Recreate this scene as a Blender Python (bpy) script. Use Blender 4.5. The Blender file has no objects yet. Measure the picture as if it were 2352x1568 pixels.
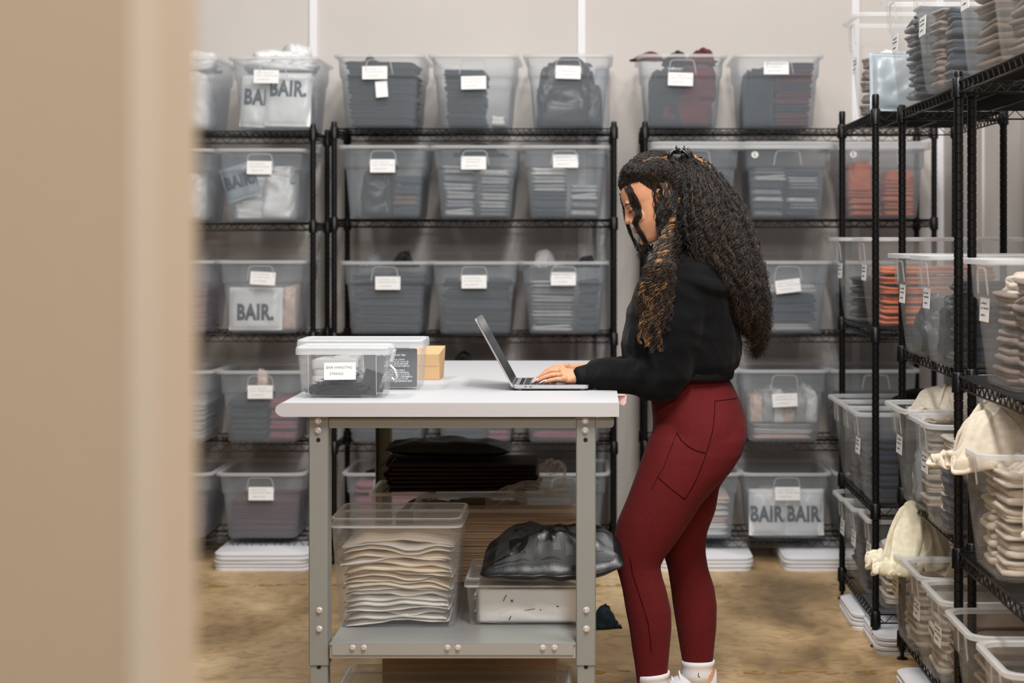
import bpy, bmesh, math, random
import numpy as np
from mathutils import Vector, Matrix, noise
from mathutils.bvhtree import BVHTree

scene = bpy.context.scene
COL = scene.collection
# ------------------------------------------------------------------ camera
F = 4500.0            # focal length in pixels of the 2352 px wide frame
CX, CY, H = 1360.0, 550.0, 1.40
cam_data = bpy.data.cameras.new('camera')
cam_data.sensor_fit = 'HORIZONTAL'
cam_data.sensor_width = 36.0
cam_data.lens = F / 2352 * 36.0
cam_data.shift_x = (1176 - CX) / 2352
cam_data.shift_y = -(784 - CY) / 2352
cam_data.clip_start = 0.05
cam_data.dof.use_dof = True
cam_data.dof.focus_distance = 5.62
cam_data.dof.aperture_fstop = 3.4
camera = bpy.data.objects.new('camera', cam_data)
camera.location = (0, 0, H)
camera.rotation_euler = (math.pi / 2, 0, 0)
COL.objects.link(camera)
scene.camera = camera
# ------------------------------------------------------------------ world, lights, exposure
world = bpy.data.worlds.new('warehouse_air')
scene.world = world
world.use_nodes = True
world.node_tree.nodes['Background'].inputs[0].default_value = (1.0, 0.97, 0.93, 1)
world.node_tree.nodes['Background'].inputs[1].default_value = 0.022


def area(name, loc, size, power, color=(1, 0.965, 0.92), rot=(0, 0, 0)):
    d = bpy.data.lights.new(name, 'AREA')
    d.shape = 'RECTANGLE'
    d.size, d.size_y = size
    d.energy = power
    d.color = color
    o = bpy.data.objects.new(name, d)
    o.location = loc
    o.rotation_euler = rot
    COL.objects.link(o)
    return o


WARM = (1, 0.985, 0.965)
area('ceiling_lamp_over_aisle', (1.25, 4.7, 4.3), (0.35, 1.5), 55, WARM, (math.radians(8), math.radians(14), 0))
area('ceiling_lamp_over_racks', (-0.9, 7.0, 4.3), (1.6, 0.35), 36, WARM)
area('ceiling_lamp_over_corner', (1.0, 7.0, 4.4), (1.2, 0.35), 20, WARM)
area('left_aisle_fill', (-1.8, 5.4, 4.2), (0.35, 1.4), 48, WARM)  # added fill that brightens the left racks and floor
area('camera_side_fill', (0.5, -0.9, 3.6), (1.8, 0.5), 136, WARM, (math.radians(30), 0, 0))  # added fill behind the camera, lifts the partition face and fronts
area('ceiling_lamp_front', (0.35, 3.0, 4.2), (0.4, 1.4), 150, WARM, (math.radians(30), 0, 0))
vs = scene.view_settings
vs.view_transform = 'Standard'
vs.look = 'None'
vs.exposure = 0.05
vs.gamma = 1.0
vs.use_curve_mapping = False
cy = scene.cycles
cy.max_bounces = 10
cy.diffuse_bounces = 4
cy.glossy_bounces = 3
cy.transmission_bounces = 6
cy.transparent_max_bounces = 40
cy.caustics_reflective = False
cy.caustics_refractive = False
cy.sample_clamp_indirect = 4.0
cy.use_denoising = True
try:
    cy.denoiser = 'OPENIMAGEDENOISE'
except Exception:
    pass


def P(px, py, Y):
    """the point at depth Y seen at the pixel"""
    return Vector(((px - CX) / F * Y, Y, H - (py - CY) / F * Y))


# ------------------------------------------------------------------ materials
def lin(c):
    return tuple(((v / 255) / 12.92 if v / 255 <= 0.04045 else ((v / 255 + 0.055) / 1.055) ** 2.4) for v in c)


MATS = {}


def mat(name, rgb, rough=0.6, metal=0.0, spec=0.5, bump=0.0, bscale=200, mottle=0.0, mscale=8, sheen=0.0, coat=0.0):
    if name in MATS:
        return MATS[name]
    m = bpy.data.materials.new(name)
    m.use_nodes = True
    nt = m.node_tree
    b = nt.nodes['Principled BSDF']
    c = lin(rgb)
    b.inputs['Base Color'].default_value = (*c, 1)
    b.inputs['Roughness'].default_value = rough
    b.inputs['Metallic'].default_value = metal
    b.inputs['Specular IOR Level'].default_value = spec
    if sheen:
        b.inputs['Sheen Weight'].default_value = sheen
        b.inputs['Sheen Roughness'].default_value = 0.5
    if coat:
        b.inputs['Coat Weight'].default_value = coat
        b.inputs['Coat Roughness'].default_value = 0.12
    if mottle or bump:
        tc = nt.nodes.new('ShaderNodeTexCoord')
    if mottle:
        n = nt.nodes.new('ShaderNodeTexNoise')
        n.inputs['Scale'].default_value = mscale
        n.inputs['Detail'].default_value = 5
        nt.links.new(tc.outputs['Object'], n.inputs['Vector'])
        r = nt.nodes.new('ShaderNodeValToRGB')
        r.color_ramp.elements[0].position = 0.3
        r.color_ramp.elements[1].position = 0.7
        r.color_ramp.elements[0].color = (*[v * (1 - mottle) for v in c], 1)
        r.color_ramp.elements[1].color = (*[min(1, v * (1 + mottle)) for v in c], 1)
        nt.links.new(n.outputs['Fac'], r.inputs['Fac'])
        nt.links.new(r.outputs['Color'], b.inputs['Base Color'])
    if bump:
        n2 = nt.nodes.new('ShaderNodeTexNoise')
        n2.inputs['Scale'].default_value = bscale
        n2.inputs['Detail'].default_value = 3
        nt.links.new(tc.outputs['Object'], n2.inputs['Vector'])
        bp = nt.nodes.new('ShaderNodeBump')
        bp.inputs['Strength'].default_value = bump
        bp.inputs['Distance'].default_value = 0.002
        nt.links.new(n2.outputs['Fac'], bp.inputs['Height'])
        nt.links.new(bp.outputs['Normal'], b.inputs['Normal'])
    MATS[name] = m
    return m


def plastic(name, rgb, cover, rough=0.22, edge=0.35):
    """thin see-through polypropylene: part of the light passes straight on, the rest meets a milky gloss surface"""
    m = bpy.data.materials.new(name)
    m.use_nodes = True
    nt = m.node_tree
    b = nt.nodes['Principled BSDF']
    b.inputs['Base Color'].default_value = (*lin(rgb), 1)
    b.inputs['Roughness'].default_value = rough
    b.inputs['Specular IOR Level'].default_value = 0.6
    tl = nt.nodes.new('ShaderNodeBsdfTranslucent')
    tl.inputs['Color'].default_value = (*lin(rgb), 1)
    mx0 = nt.nodes.new('ShaderNodeMixShader')
    mx0.inputs[0].default_value = 0.35
    nt.links.new(b.outputs[0], mx0.inputs[1])
    nt.links.new(tl.outputs[0], mx0.inputs[2])
    tr = nt.nodes.new('ShaderNodeBsdfTransparent')
    tr.inputs['Color'].default_value = (1, 1, 1, 1)
    lw = nt.nodes.new('ShaderNodeLayerWeight')
    lw.inputs['Blend'].default_value = 0.25
    mr = nt.nodes.new('ShaderNodeMapRange')
    mr.inputs['From Min'].default_value = 0.0
    mr.inputs['From Max'].default_value = 1.0
    mr.inputs['To Min'].default_value = cover
    mr.inputs['To Max'].default_value = min(1, cover + edge)
    nt.links.new(lw.outputs['Facing'], mr.inputs['Value'])
    mx = nt.nodes.new('ShaderNodeMixShader')
    nt.links.new(mr.outputs[0], mx.inputs[0])
    nt.links.new(tr.outputs[0], mx.inputs[1])
    nt.links.new(mx0.outputs[0], mx.inputs[2])
    nt.links.new(mx.outputs[0], nt.nodes['Material Output'].inputs[0])
    MATS[name] = m
    return m


frosted = plastic('frosted_plastic', (206, 216, 226), 0.155, 0.35, 0.3)
clear = plastic('clear_plastic', (224, 226, 226), 0.045, 0.10, 0.16)
box_clear = plastic('clear_box_plastic', (230, 232, 234), 0.06, 0.10, 0.32)
rimmed = plastic('milky_plastic_rim', (236, 238, 240), 0.45, 0.3, 0.3)
film = plastic('thin_plastic_film', (236, 234, 230), 0.10, 0.12, 0.4)
black_metal = mat('black_epoxy_metal', (7, 7, 8), 0.38, 0.0, 0.35)
white_card = mat('white_card', (240, 240, 240), 0.7)
ink = mat('black_ink', (25, 25, 28), 0.6)
lid_white = mat('white_lid_plastic', (232, 232, 236), 0.4)
FAB = dict(
    charcoal=(40, 43, 48), black=(14, 14, 16), slate=(58, 66, 76), grey=(128, 130, 134), light=(176, 176, 176), white=(226, 224, 220),
    maroon=(96, 34, 38), pink=(146, 88, 96), orange=(206, 116, 76), cream=(214, 202, 184), ivory=(240, 232, 206), oat=(196, 184, 168),
    mauve=(128, 112, 104), navy=(34, 42, 56), brown=(112, 92, 76), blush=(220, 196, 184), red=(170, 40, 36))
for k_, v_ in FAB.items():
    mat('cloth_' + k_, v_, 0.92, 0, 0.15, 0.35, 260, 0.10, 14, sheen=0.15)
for k_, v_ in dict(white=(224, 224, 224), grey=(150, 160, 168), black=(24, 25, 28), slate=(70, 76, 84), charcoal=(44, 47, 52)).items():
    mat('poly_' + k_, v_, 0.28, 0, 0.55, 0.6, 30)


# ------------------------------------------------------------------ mesh helpers
class MB:
    def __init__(self):
        self.v, self.f = [], []

    def add(self, verts, faces):
        o = len(self.v)
        self.v += [tuple(p) for p in verts]
        self.f += [tuple(i + o for i in f) for f in faces]
        return self

    def box(self, c, s, rot=None, bev=0.0):
        x, y, z = s[0] / 2, s[1] / 2, s[2] / 2
        if bev:
            b = min(bev, x * .9, y * .9, z * .9)
            rings = []
            for zz, k in ((-z, b), (-z + b, 0), (z - b, 0), (z, b)):
                rings.append([Vector(p) for p in ((-x + b, -y + k, zz), (x - b, -y + k, zz), (x - k, -y + b, zz), (x - k, y - b, zz),
                                                  (x - b, y - k, zz), (-x + b, y - k, zz), (-x + k, y - b, zz), (-x + k, -y + b, zz))])
            vs_ = [p for r in rings for p in r]
            fs = [tuple(range(7, -1, -1)), tuple(range(24, 32))]
            for a in range(3):
                for i in range(8):
                    j = (i + 1) % 8
                    fs.append((a * 8 + i, a * 8 + j, a * 8 + 8 + j, a * 8 + 8 + i))
        else:
            vs_ = [Vector((sx * x, sy * y, sz * z)) for sz in (-1, 1) for sy in (-1, 1) for sx in (-1, 1)]
            fs = [(0, 2, 3, 1), (4, 5, 7, 6), (0, 1, 5, 4), (2, 6, 7, 3), (0, 4, 6, 2), (1, 3, 7, 5)]
        if rot is not None:
            vs_ = [rot @ p for p in vs_]
        c = Vector(c)
        return self.add([p + c for p in vs_], fs)

    def loft(self, rings, cap=True, closed=False):
        n = len(rings[0])
        vs_ = [p for r in rings for p in r]
        fs = []
        m = len(rings)
        for a in range(m if closed else m - 1):
            b = (a + 1) % m
            for i in range(n):
                j = (i + 1) % n
                fs.append((a * n + i, a * n + j, b * n + j, b * n + i))
        if cap and not closed:
            fs.append(tuple(range(n - 1, -1, -1)))
            fs.append(tuple(range((m - 1) * n, m * n)))
        return self.add(vs_, fs)

    def tube(self, path, r, sides=6, cap=True, closed=False, flat=None):
        pts = [Vector(p) for p in path]
        n = len(pts)
        rs = r if isinstance(r, (list, tuple)) else [r] * n
        rings = []
        up = None
        for i, p in enumerate(pts):
            a = pts[(i - 1) % n] if (closed or i > 0) else p
            b = pts[(i + 1) % n] if (closed or i < n - 1) else p
            t = (b - a)
            t = t.normalized() if t.length > 1e-9 else Vector((0, 0, 1))
            if up is None:
                up = Vector((0, 0, 1)) if abs(t.z) < .9 else Vector((0, 1, 0))
            u = t.cross(up)
            if u.length < 1e-6:
                u = t.orthogonal()
            u.normalize()
            w = u.cross(t).normalized()
            up = w
            rr = rs[i]
            ra, rb = (rr if isinstance(rr, tuple) else (rr, rr))
            rings.append([p + u * (ra * math.cos(2 * math.pi * k / sides)) + w * (rb * math.sin(2 * math.pi * k / sides)) for k in range(sides)])
        return self.loft(rings, cap, closed)

    def mesh(self, name):
        me = bpy.data.meshes.new(name)
        me.from_pydata(self.v, [], self.f)
        me.update()
        return me

    def build(self, name, material, parent=None, smooth=False, loc=None):
        me = self.mesh(name)
        return link(name, me, material, parent, smooth, loc)


def link(name, me, material, parent=None, smooth=False, loc=None):
    o = bpy.data.objects.new(name, me)
    if material is not None and not me.materials:
        me.materials.append(material)
    if smooth:
        me.polygons.foreach_set('use_smooth', [True] * len(me.polygons))
    if parent is not None:
        o.parent = parent
    if loc is not None:
        o.location = loc
    COL.objects.link(o)
    return o


def fix_normals(me):
    bm = bmesh.new()
    bm.from_mesh(me)
    bmesh.ops.recalc_face_normals(bm, faces=bm.faces)
    bm.to_mesh(me)
    bm.free()


def smooth_by_angle(me, deg=35):
    me.polygons.foreach_set('use_smooth', [True] * len(me.polygons))
    bm = bmesh.new()
    bm.from_mesh(me)
    lim = math.radians(deg)
    for e in bm.edges:
        if len(e.link_faces) == 2 and e.calc_face_angle(0) > lim:
            e.smooth = False
    bm.to_mesh(me)
    bm.free()


def empty(name, loc=(0, 0, 0), rz=0.0):
    o = bpy.data.objects.new(name, None)
    o.location = loc
    o.rotation_euler = (0, 0, rz)
    o.empty_display_size = 0.05
    COL.objects.link(o)
    return o


def tag(o, label, cat, group=None, kind=None):
    o['label'] = label
    o['category'] = cat
    if group:
        o['group'] = group
    if kind:
        o['kind'] = kind
    return o


def struct(o):
    o['kind'] = 'structure'
    return o


def copy_tree(o, parent=None):
    c = o.copy()
    COL.objects.link(c)
    if parent is not None:
        c.parent = parent
    for ch in list(o.children):
        copy_tree(ch, c)
    return c


def rrect(hw, hd, r, z, n=5):
    """rounded rectangle ring, counter-clockwise from above"""
    r = min(r, hw * .98, hd * .98)
    pts = []
    for cx_, cy_, a0 in ((hw - r, hd - r, 0), (-hw + r, hd - r, 90), (-hw + r, -hd + r, 180), (hw - r, -hd + r, 270)):
        for k in range(n):
            a = math.radians(a0 + 90 * k / (n - 1))
            pts.append(Vector((cx_ + r * math.cos(a), cy_ + r * math.sin(a), z)))
    return pts


def text_mesh(s, size, bold=0.0, squeeze=1.0, depth=0.0004, spacing=1.0, line=1.0):
    """lettering standing in the x-z plane, facing -y, centred"""
    cu = bpy.data.curves.new('lettering', 'FONT')
    cu.body = s
    cu.size = size
    cu.offset = bold
    cu.extrude = depth
    cu.align_x = 'CENTER'
    cu.align_y = 'CENTER'
    cu.space_character = spacing
    cu.space_line = line
    cu.resolution_u = 3
    ob = bpy.data.objects.new('lettering', cu)
    COL.objects.link(ob)
    dg = bpy.context.evaluated_depsgraph_get()
    me = bpy.data.meshes.new_from_object(ob.evaluated_get(dg))
    bpy.data.objects.remove(ob)
    bpy.data.curves.remove(cu)
    me.materials.clear()
    me.transform(Matrix.Rotation(math.pi / 2, 4, 'X') @ Matrix.Diagonal((squeeze, 1, 1, 1)))
    return me


def fbm(p, seed=0.0, s=1.0):
    return noise.fractal(Vector((p[0] * s + seed * 7.31, p[1] * s - seed * 3.17, p[2] * s + seed * 1.73)), 1.0, 2.0, 3)


def remesh(mb, voxel, smooth=2, name='skin'):
    me = mb.mesh(name + '_tmp')
    fix_normals(me)
    ob = bpy.data.objects.new(name + '_tmp', me)
    COL.objects.link(ob)
    md = ob.modifiers.new('r', 'REMESH')
    md.mode = 'VOXEL'
    md.voxel_size = voxel
    md.use_smooth_shade = True
    if smooth:
        sm = ob.modifiers.new('s', 'SMOOTH')
        sm.factor = 0.5
        sm.iterations = smooth
    dg = bpy.context.evaluated_depsgraph_get()
    out = bpy.data.meshes.new_from_object(ob.evaluated_get(dg))
    bpy.data.objects.remove(ob)
    bpy.data.meshes.remove(me)
    out.name = name
    out.materials.clear()
    out.polygons.foreach_set('use_smooth', [True] * len(out.polygons))
    return out
# ------------------------------------------------------------------ the room
WY, WX = 9.06, 1.62      # back wall and right wall


def concrete():
    m = bpy.data.materials.new('stained_concrete')
    m.use_nodes = True
    nt = m.node_tree
    b = nt.nodes['Principled BSDF']
    tc = nt.nodes.new('ShaderNodeTexCoord')

    def nz(scale, det, dist=0.0, stretch=None):
        n = nt.nodes.new('ShaderNodeTexNoise')
        n.inputs['Scale'].default_value = scale
        n.inputs['Detail'].default_value = det
        n.inputs['Distortion'].default_value = dist
        if stretch:
            mp = nt.nodes.new('ShaderNodeMapping')
            mp.inputs['Scale'].default_value = stretch
            nt.links.new(tc.outputs['Object'], mp.inputs['Vector'])
            nt.links.new(mp.outputs[0], n.inputs['Vector'])
        else:
            nt.links.new(tc.outputs['Object'], n.inputs['Vector'])
        return n
    n1 = nz(2.2, 8, 0.6, (1, .45, 1))
    r1 = nt.nodes.new('ShaderNodeValToRGB')
    e = r1.color_ramp.elements
    e[0].position, e[0].color = 0.30, (*lin((120, 97, 66)), 1)
    e[1].position, e[1].color = 0.72, (*lin((230, 202, 160)), 1)
    k = e.new(0.5)
    k.color = (*lin((188, 156, 113)), 1)
    nt.links.new(n1.outputs['Fac'], r1.inputs['Fac'])
    n2 = nz(14, 8, 1.2)
    r2 = nt.nodes.new('ShaderNodeValToRGB')
    r2.color_ramp.elements[0].position, r2.color_ramp.elements[0].color = 0.32, (0.62, 0.60, 0.56, 1)
    r2.color_ramp.elements[1].position, r2.color_ramp.elements[1].color = 0.55, (1, 1, 1, 1)
    nt.links.new(n2.outputs['Fac'], r2.inputs['Fac'])
    mx = nt.nodes.new('ShaderNodeMix')
    mx.data_type = 'RGBA'
    mx.blend_type = 'MULTIPLY'
    mx.inputs[0].default_value = 0.8
    nt.links.new(r1.outputs[0], mx.inputs[6])
    nt.links.new(r2.outputs[0], mx.inputs[7])
    nt.links.new(mx.outputs[2], b.inputs['Base Color'])
    b.inputs['Roughness'].default_value = 0.5
    return m


def yellow_paint():
    """worn line paint, the gaps in it show the concrete below"""
    m = bpy.data.materials.new('worn_yellow_paint')
    m.use_nodes = True
    nt = m.node_tree
    b = nt.nodes['Principled BSDF']
    b.inputs['Base Color'].default_value = (*lin((176, 142, 62)), 1)
    b.inputs['Roughness'].default_value = 0.6
    tc = nt.nodes.new('ShaderNodeTexCoord')
    n = nt.nodes.new('ShaderNodeTexNoise')
    n.inputs['Scale'].default_value = 16
    n.inputs['Detail'].default_value = 8
    nt.links.new(tc.outputs['Object'], n.inputs['Vector'])
    r = nt.nodes.new('ShaderNodeValToRGB')
    r.color_ramp.elements[0].position, r.color_ramp.elements[1].position = 0.52, 0.70
    nt.links.new(n.outputs['Fac'], r.inputs['Fac'])
    nt.links.new(r.outputs[0], b.inputs['Alpha'])
    return m


fl = MB()
fl.box((-0.7, 5.0, -0.05), (5.4, 9.0, 0.1))
struct(fl.build('floor', concrete()))
paint = yellow_paint()
for i, (x0, x1, y, w) in enumerate(((-2.2, 1.0, 7.93, .07), (-.3, 1.1, 6.34, .06))):
    q = MB()
    q.box(((x0 + x1) / 2, y, 0.0006), (x1 - x0, w, 0.0012))
    o = struct(q.build('floor_line_marking', paint))
wall_paint = mat('wall_paint', (212, 205, 199), 0.75, 0, .3, 0.05, 90, 0.03, 1.5)
w = MB()
w.box((-0.7, WY + .06, 2.0), (5.4, .12, 4.2))
struct(w.build('wall_back', wall_paint))
w = MB()
w.box((WX + .06, 5.0, 2.0), (.12, 8.24, 4.2))
struct(w.build('wall_right', wall_paint))
# foreground partition with its end face
part_paint = mat('partition_paint', (186, 163, 136), 0.8, 0, .25, 0.25, 160, 0.03, 2.0)
lit_end_paint = mat('partition_paint_lit', (206, 187, 164), 0.7, 0, .3)  # same wall, paler: the room light on the end is put into the colour
w = MB()
w.box((-1.10, 1.312, 1.6), (1.64, .118, 3.3))
pw = struct(w.build('wall_left', part_paint))
w = MB()
w.box((-.2785, 1.313, 1.6), (.003, .122, 3.3), None, .001)
w.box((-.2865, 1.2515, 1.6), (.018, .003, 3.3))
e_ = struct(w.build('trim_1', lit_end_paint))
batten = mat('white_batten', (240, 238, 240), 0.5)
for i, bx in enumerate((-1.288, -.048, 1.218)):
    q = MB()
    q.box((bx, WY - .006, 2.0), (.037, .012, 4.1), None, .002)
    struct(q.build('trim_%d' % (i + 2), batten))
q = MB()
q.box((WX - .018, WY - .018, 2.0), (.036, .036, 4.1), None, .003)
struct(q.build('trim_5', batten))
for i, by in enumerate((8.1, 7.3)):
    q = MB()
    q.box((WX - .006, by, 2.0), (.012, .037, 4.1), None, .002)
    struct(q.build('trim_%d' % (i + 6), wall_paint))
# thin service pipe on the wall behind the middle rack
q = MB()
q.tube([(.047, WY - .045, 0.0), (.047, WY - .045, 2.2)], .033, 14)
o = q.build('service_pipe', mat('pipe_grey', (176, 176, 178), 0.45), smooth=True)
tag(o, 'light grey pipe running up the wall behind the middle rack', 'pipe')


# ------------------------------------------------------------------ wire racks
def post_mesh(hgt, notched=True):
    r = .0127
    b = MB()
    rings = []
    z = 0.03
    n = 10

    def rg(z_, r_):
        return [Vector((r_ * math.cos(2 * math.pi * k / n), r_ * math.sin(2 * math.pi * k / n), z_)) for k in range(n)]
    rings.append(rg(z, r))
    zz = z + .0254
    while zz < hgt - .02:
        rings += [rg(zz - .0018, r), rg(zz - .0008, r * .86), rg(zz + .0008, r * .86), rg(zz + .0018, r)]
        zz += .0254
    rings += [rg(hgt - .006, r), rg(hgt, r * .8)]
    b.loft(rings)
    b.loft([rg(0, .018), rg(.006, .018), rg(.010, .007), rg(.032, .007)])
    me = b.mesh('post')
    me.materials.append(black_metal)
    smooth_by_angle(me, 40)
    return me


def shelf_mesh(L, D):
    b = MB()
    hx, hy = L / 2, D / 2
    zt, zb = -.004, -.034
    per = [(-hx, -hy), (hx, -hy), (hx, hy), (-hx, hy)]
    for z, r in ((zt, .0034), (zb, .003)):
        for i in range(4):
            a, c = per[i], per[(i + 1) % 4]
            b.tube([(a[0], a[1], z), (c[0], c[1], z)], r, 6)
    for i in range(4):
        a, c = per[i], per[(i + 1) % 4]
        ln = math.hypot(c[0] - a[0], c[1] - a[1])
        m = max(2, int(round(ln / .062)) * 2)
        path = []
        for k in range(m + 1):
            t = k / m
            path.append((a[0] + (c[0] - a[0]) * t, a[1] + (c[1] - a[1]) * t, zb if k % 2 else zt))
        b.tube(path, .0023, 5)
    k = int(L / .026)
    for i in range(1, k):
        x = -hx + L * i / k
        b.tube([(x, -hy, zt + .002), (x, hy, zt + .002)], .0017, 4)
    for y in (-D / 6, D / 6):
        b.tube([(-hx, y, zt - .004), (hx, y, zt - .004)], .0027, 5)
    me = b.mesh('wire_shelf')
    me.materials.append(black_metal)
    me.polygons.foreach_set('use_smooth', [True] * len(me.polygons))
    return me


def sleeve_mesh():
    b = MB()
    n = 12
    rings = [[Vector((r_ * math.cos(2 * math.pi * k / n), r_ * math.sin(2 * math.pi * k / n), z_)) for k in range(n)]
             for z_, r_ in ((-.048, .0145), (-.046, .0185), (.004, .0175), (.008, .014))]
    b.loft(rings)
    me = b.mesh('corner_sleeve')
    me.materials.append(black_metal)
    smooth_by_angle(me, 40)
    return me


SLEEVE = sleeve_mesh()


def rack(cx, cyy, L, D, levels, hgt, rz, label, lean=0.0):
    root = empty('wire_rack', (cx, cyy, 0), rz)
    tag(root, label, 'shelving rack')
    pm = post_mesh(hgt)
    for sx in (-1, 1):
        for sy in (-1, 1):
            link('post', pm, None, root, loc=(sx * L / 2, sy * D / 2, 0))
    sm = shelf_mesh(L, D)
    for z in levels:
        s = link('wire_shelf', sm, None, root, loc=(0, 0, z))
        for sx in (-1, 1):
            for sy in (-1, 1):
                link('corner_sleeve', SLEEVE, None, s, loc=(sx * L / 2, sy * D / 2, 0))
    return root


LV_L = (1.872, 1.476, .994, .520, .105)
LV_C = (1.882, 1.490, .990, .520, .105)
LV_R = (1.882, 1.490, .992, .524, .105)
BD = .457
BYc = 8.47 + BD / 2
rack(-1.207 - .61, BYc, 1.22, BD, LV_L, 1.90, 0, 'black wire rack along the back wall, leftmost, partly behind the partition')
rack(-.5105, BYc, 1.21, BD, LV_C, 1.91, 0, 'black wire rack in the middle of the back wall, behind the workbench')
rack(.8535, BYc, 1.25, BD, LV_R, 1.91, 0, 'black wire rack on the back wall behind the woman')
U1 = dict(x=.975, y0=6.74, y1=7.64, lv=(1.842, 1.092, .485, .115))
U2 = dict(x=1.035, y0=5.34, y1=6.54, lv=(1.836, 1.040, .566, .090))
U3 = dict(x=.98, y0=4.04, y1=5.24, lv=(1.826, 1.038, .568, .105))
for U, lab, ht in ((U1, 'black wire rack along the right wall, farthest from the camera', 1.90),
                   (U2, 'black wire rack along the right wall, middle one of three', 1.85),
                   (U3, 'black wire rack along the right wall, nearest to the camera', 1.85)):
    rack(U['x'] + .22, (U['y0'] + U['y1']) / 2, U['y1'] - U['y0'], .44, U['lv'], ht, -math.pi / 2, lab)
# ------------------------------------------------------------------ loose cloth: a small sheet solver
def settle_sheet(seed, N=50, size=.74, steps=60, gather=.56, fence=.205):
    """let a gathered sheet of cloth fall over a few hidden lumps and return its grid of points"""
    rs = random.Random(seed * 31 + 7)
    g = np.zeros((N, N, 3))
    for j in range(N):
        for i in range(N):
            u, v = i / (N - 1) - .5, j / (N - 1) - .5
            wv = .030 * math.sin(u * 2 * math.pi * 3.5 + 3 * noise.noise(Vector((v * 3, seed, 0)))) + .024 * math.sin(v * 2 * math.pi * 2.5 + 4 * noise.noise(Vector((u * 3, seed, 5))))
            g[j, i] = (u * size * gather + .02 * noise.noise(Vector((v * 6, u * 6, seed))), v * size * gather + .02 * noise.noise(Vector((u * 6, v * 6, seed + 3.3))), .20 + wv)
    rest = size / (N - 1)
    cen = np.array([[rs.uniform(-.08, .08), rs.uniform(-.08, .08), rs.uniform(.0, .03)] for _ in range(3)])
    rad = np.array([[rs.uniform(.09, .15), rs.uniform(.08, .13), rs.uniform(.06, .10)] for _ in range(3)])
    vel = np.zeros_like(g)
    dt = 1 / 60

    def pull(p, a, b, length, k):
        d = p[b] - p[a]
        ln = np.linalg.norm(d, axis=-1, keepdims=True) + 1e-9
        c = d * ((ln - length) / ln) * (.5 * k)
        p[a] += c
        p[b] -= c
    sl = slice
    pairs = []
    for st in (0, 1):
        n2 = (N - st) // 2 * 2 + st
        pairs.append(((sl(None), sl(st, n2, 2)), (sl(None), sl(st + 1, n2, 2)), 1.0, 1.0))
        pairs.append(((sl(st, n2, 2), sl(None)), (sl(st + 1, n2, 2), sl(None)), 1.0, 1.0))
    bend = [((sl(None), sl(0, -2)), (sl(None), sl(2, None)), 2.0, .22), ((sl(0, -2), sl(None)), (sl(2, None), sl(None)), 2.0, .22),
            ((sl(0, -1), sl(0, -1)), (sl(1, None), sl(1, None)), 1.414, .2), ((sl(0, -1), sl(1, None)), (sl(1, None), sl(0, -1)), 1.414, .2)]
    for s_ in range(steps):
        vel *= .97
        vel[..., 2] -= 9.8 * dt
        p = g + vel * dt
        for it in range(9):
            for a, b, m_, k_ in pairs:
                pull(p, a, b, rest * m_, k_)
            for a, b, m_, k_ in bend:
                pull(p, a, b, rest * m_, k_)
            touch = p[..., 2] < .006
            p[..., 2] = np.maximum(p[..., 2], .006)
            lim = fence + .012 * np.sin(p[..., ::-1][..., 1:] * 31 + seed)
            p[..., :2] = np.clip(p[..., :2], -lim, lim)
            for c, r in zip(cen, rad):
                q = (p - c) / (r + .006)
                ln = np.linalg.norm(q, axis=-1)
                ins = ln < 1
                if ins.any():
                    p[ins] = c + q[ins] / ln[ins][:, None] * (r + .006)
                    touch |= ins
            p[touch] += (g[touch] - p[touch]) * .55
        vel = (p - g) / dt
        vel[touch] *= .12
        g = p
    return g


def drape_mesh(seed, thick=.014):
    """a settled sheet made thick and smooth, one unit wide, deep and high, standing on z = 0"""
    g = settle_sheet(seed)
    N = g.shape[0]
    for _ in range(1):
        q = g.copy()
        q[1:-1, 1:-1] = .5 * g[1:-1, 1:-1] + .125 * (g[:-2, 1:-1] + g[2:, 1:-1] + g[1:-1, :-2] + g[1:-1, 2:])
        g = q
    n = np.cross(np.gradient(g, axis=1), np.gradient(g, axis=0))
    n /= np.linalg.norm(n, axis=2, keepdims=True) + 1e-9
    lo = g - n * thick * .5
    b = MB()
    b.v = [tuple(q_) for q_ in g.reshape(-1, 3)] + [tuple(q_) for q_ in lo.reshape(-1, 3)]
    M_ = N * N
    for j in range(N - 1):
        for i in range(N - 1):
            k = j * N + i
            b.f.append((k, k + 1, k + N + 1, k + N))
            b.f.append((M_ + k, M_ + k + N, M_ + k + N + 1, M_ + k + 1))
    ed = [i for i in range(N)] + [N * j + N - 1 for j in range(1, N)] + [N * (N - 1) + i for i in range(N - 2, -1, -1)] + [N * j for j in range(N - 2, 0, -1)]
    for k in range(len(ed)):
        c, d_ = ed[k], ed[(k + 1) % len(ed)]
        b.f.append((c, c + M_, d_ + M_, d_))
    mn = [min(v[i] for v in b.v) for i in range(3)]
    mx = [max(v[i] for v in b.v) for i in range(3)]
    b.v = [((v[0] - (mn[0] + mx[0]) / 2) / (mx[0] - mn[0]), (v[1] - (mn[1] + mx[1]) / 2) / (mx[1] - mn[1]), (v[2] - mn[2]) / (mx[2] - mn[2])) for v in b.v]
    me = b.mesh('draped_garment')
    ob = bpy.data.objects.new('drape_tmp', me)
    COL.objects.link(ob)
    sb = ob.modifiers.new('s', 'SUBSURF')
    sb.levels = sb.render_levels = 1
    dg = bpy.context.evaluated_depsgraph_get()
    out = bpy.data.meshes.new_from_object(ob.evaluated_get(dg))
    bpy.data.objects.remove(ob)
    out.polygons.foreach_set('use_smooth', [True] * len(out.polygons))
    return out


DRAPES = [drape_mesh(k_) for k_ in range(5)]
# ------------------------------------------------------------------ storage bins
BW, BDEP, BH = .391, .562, .315


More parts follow.
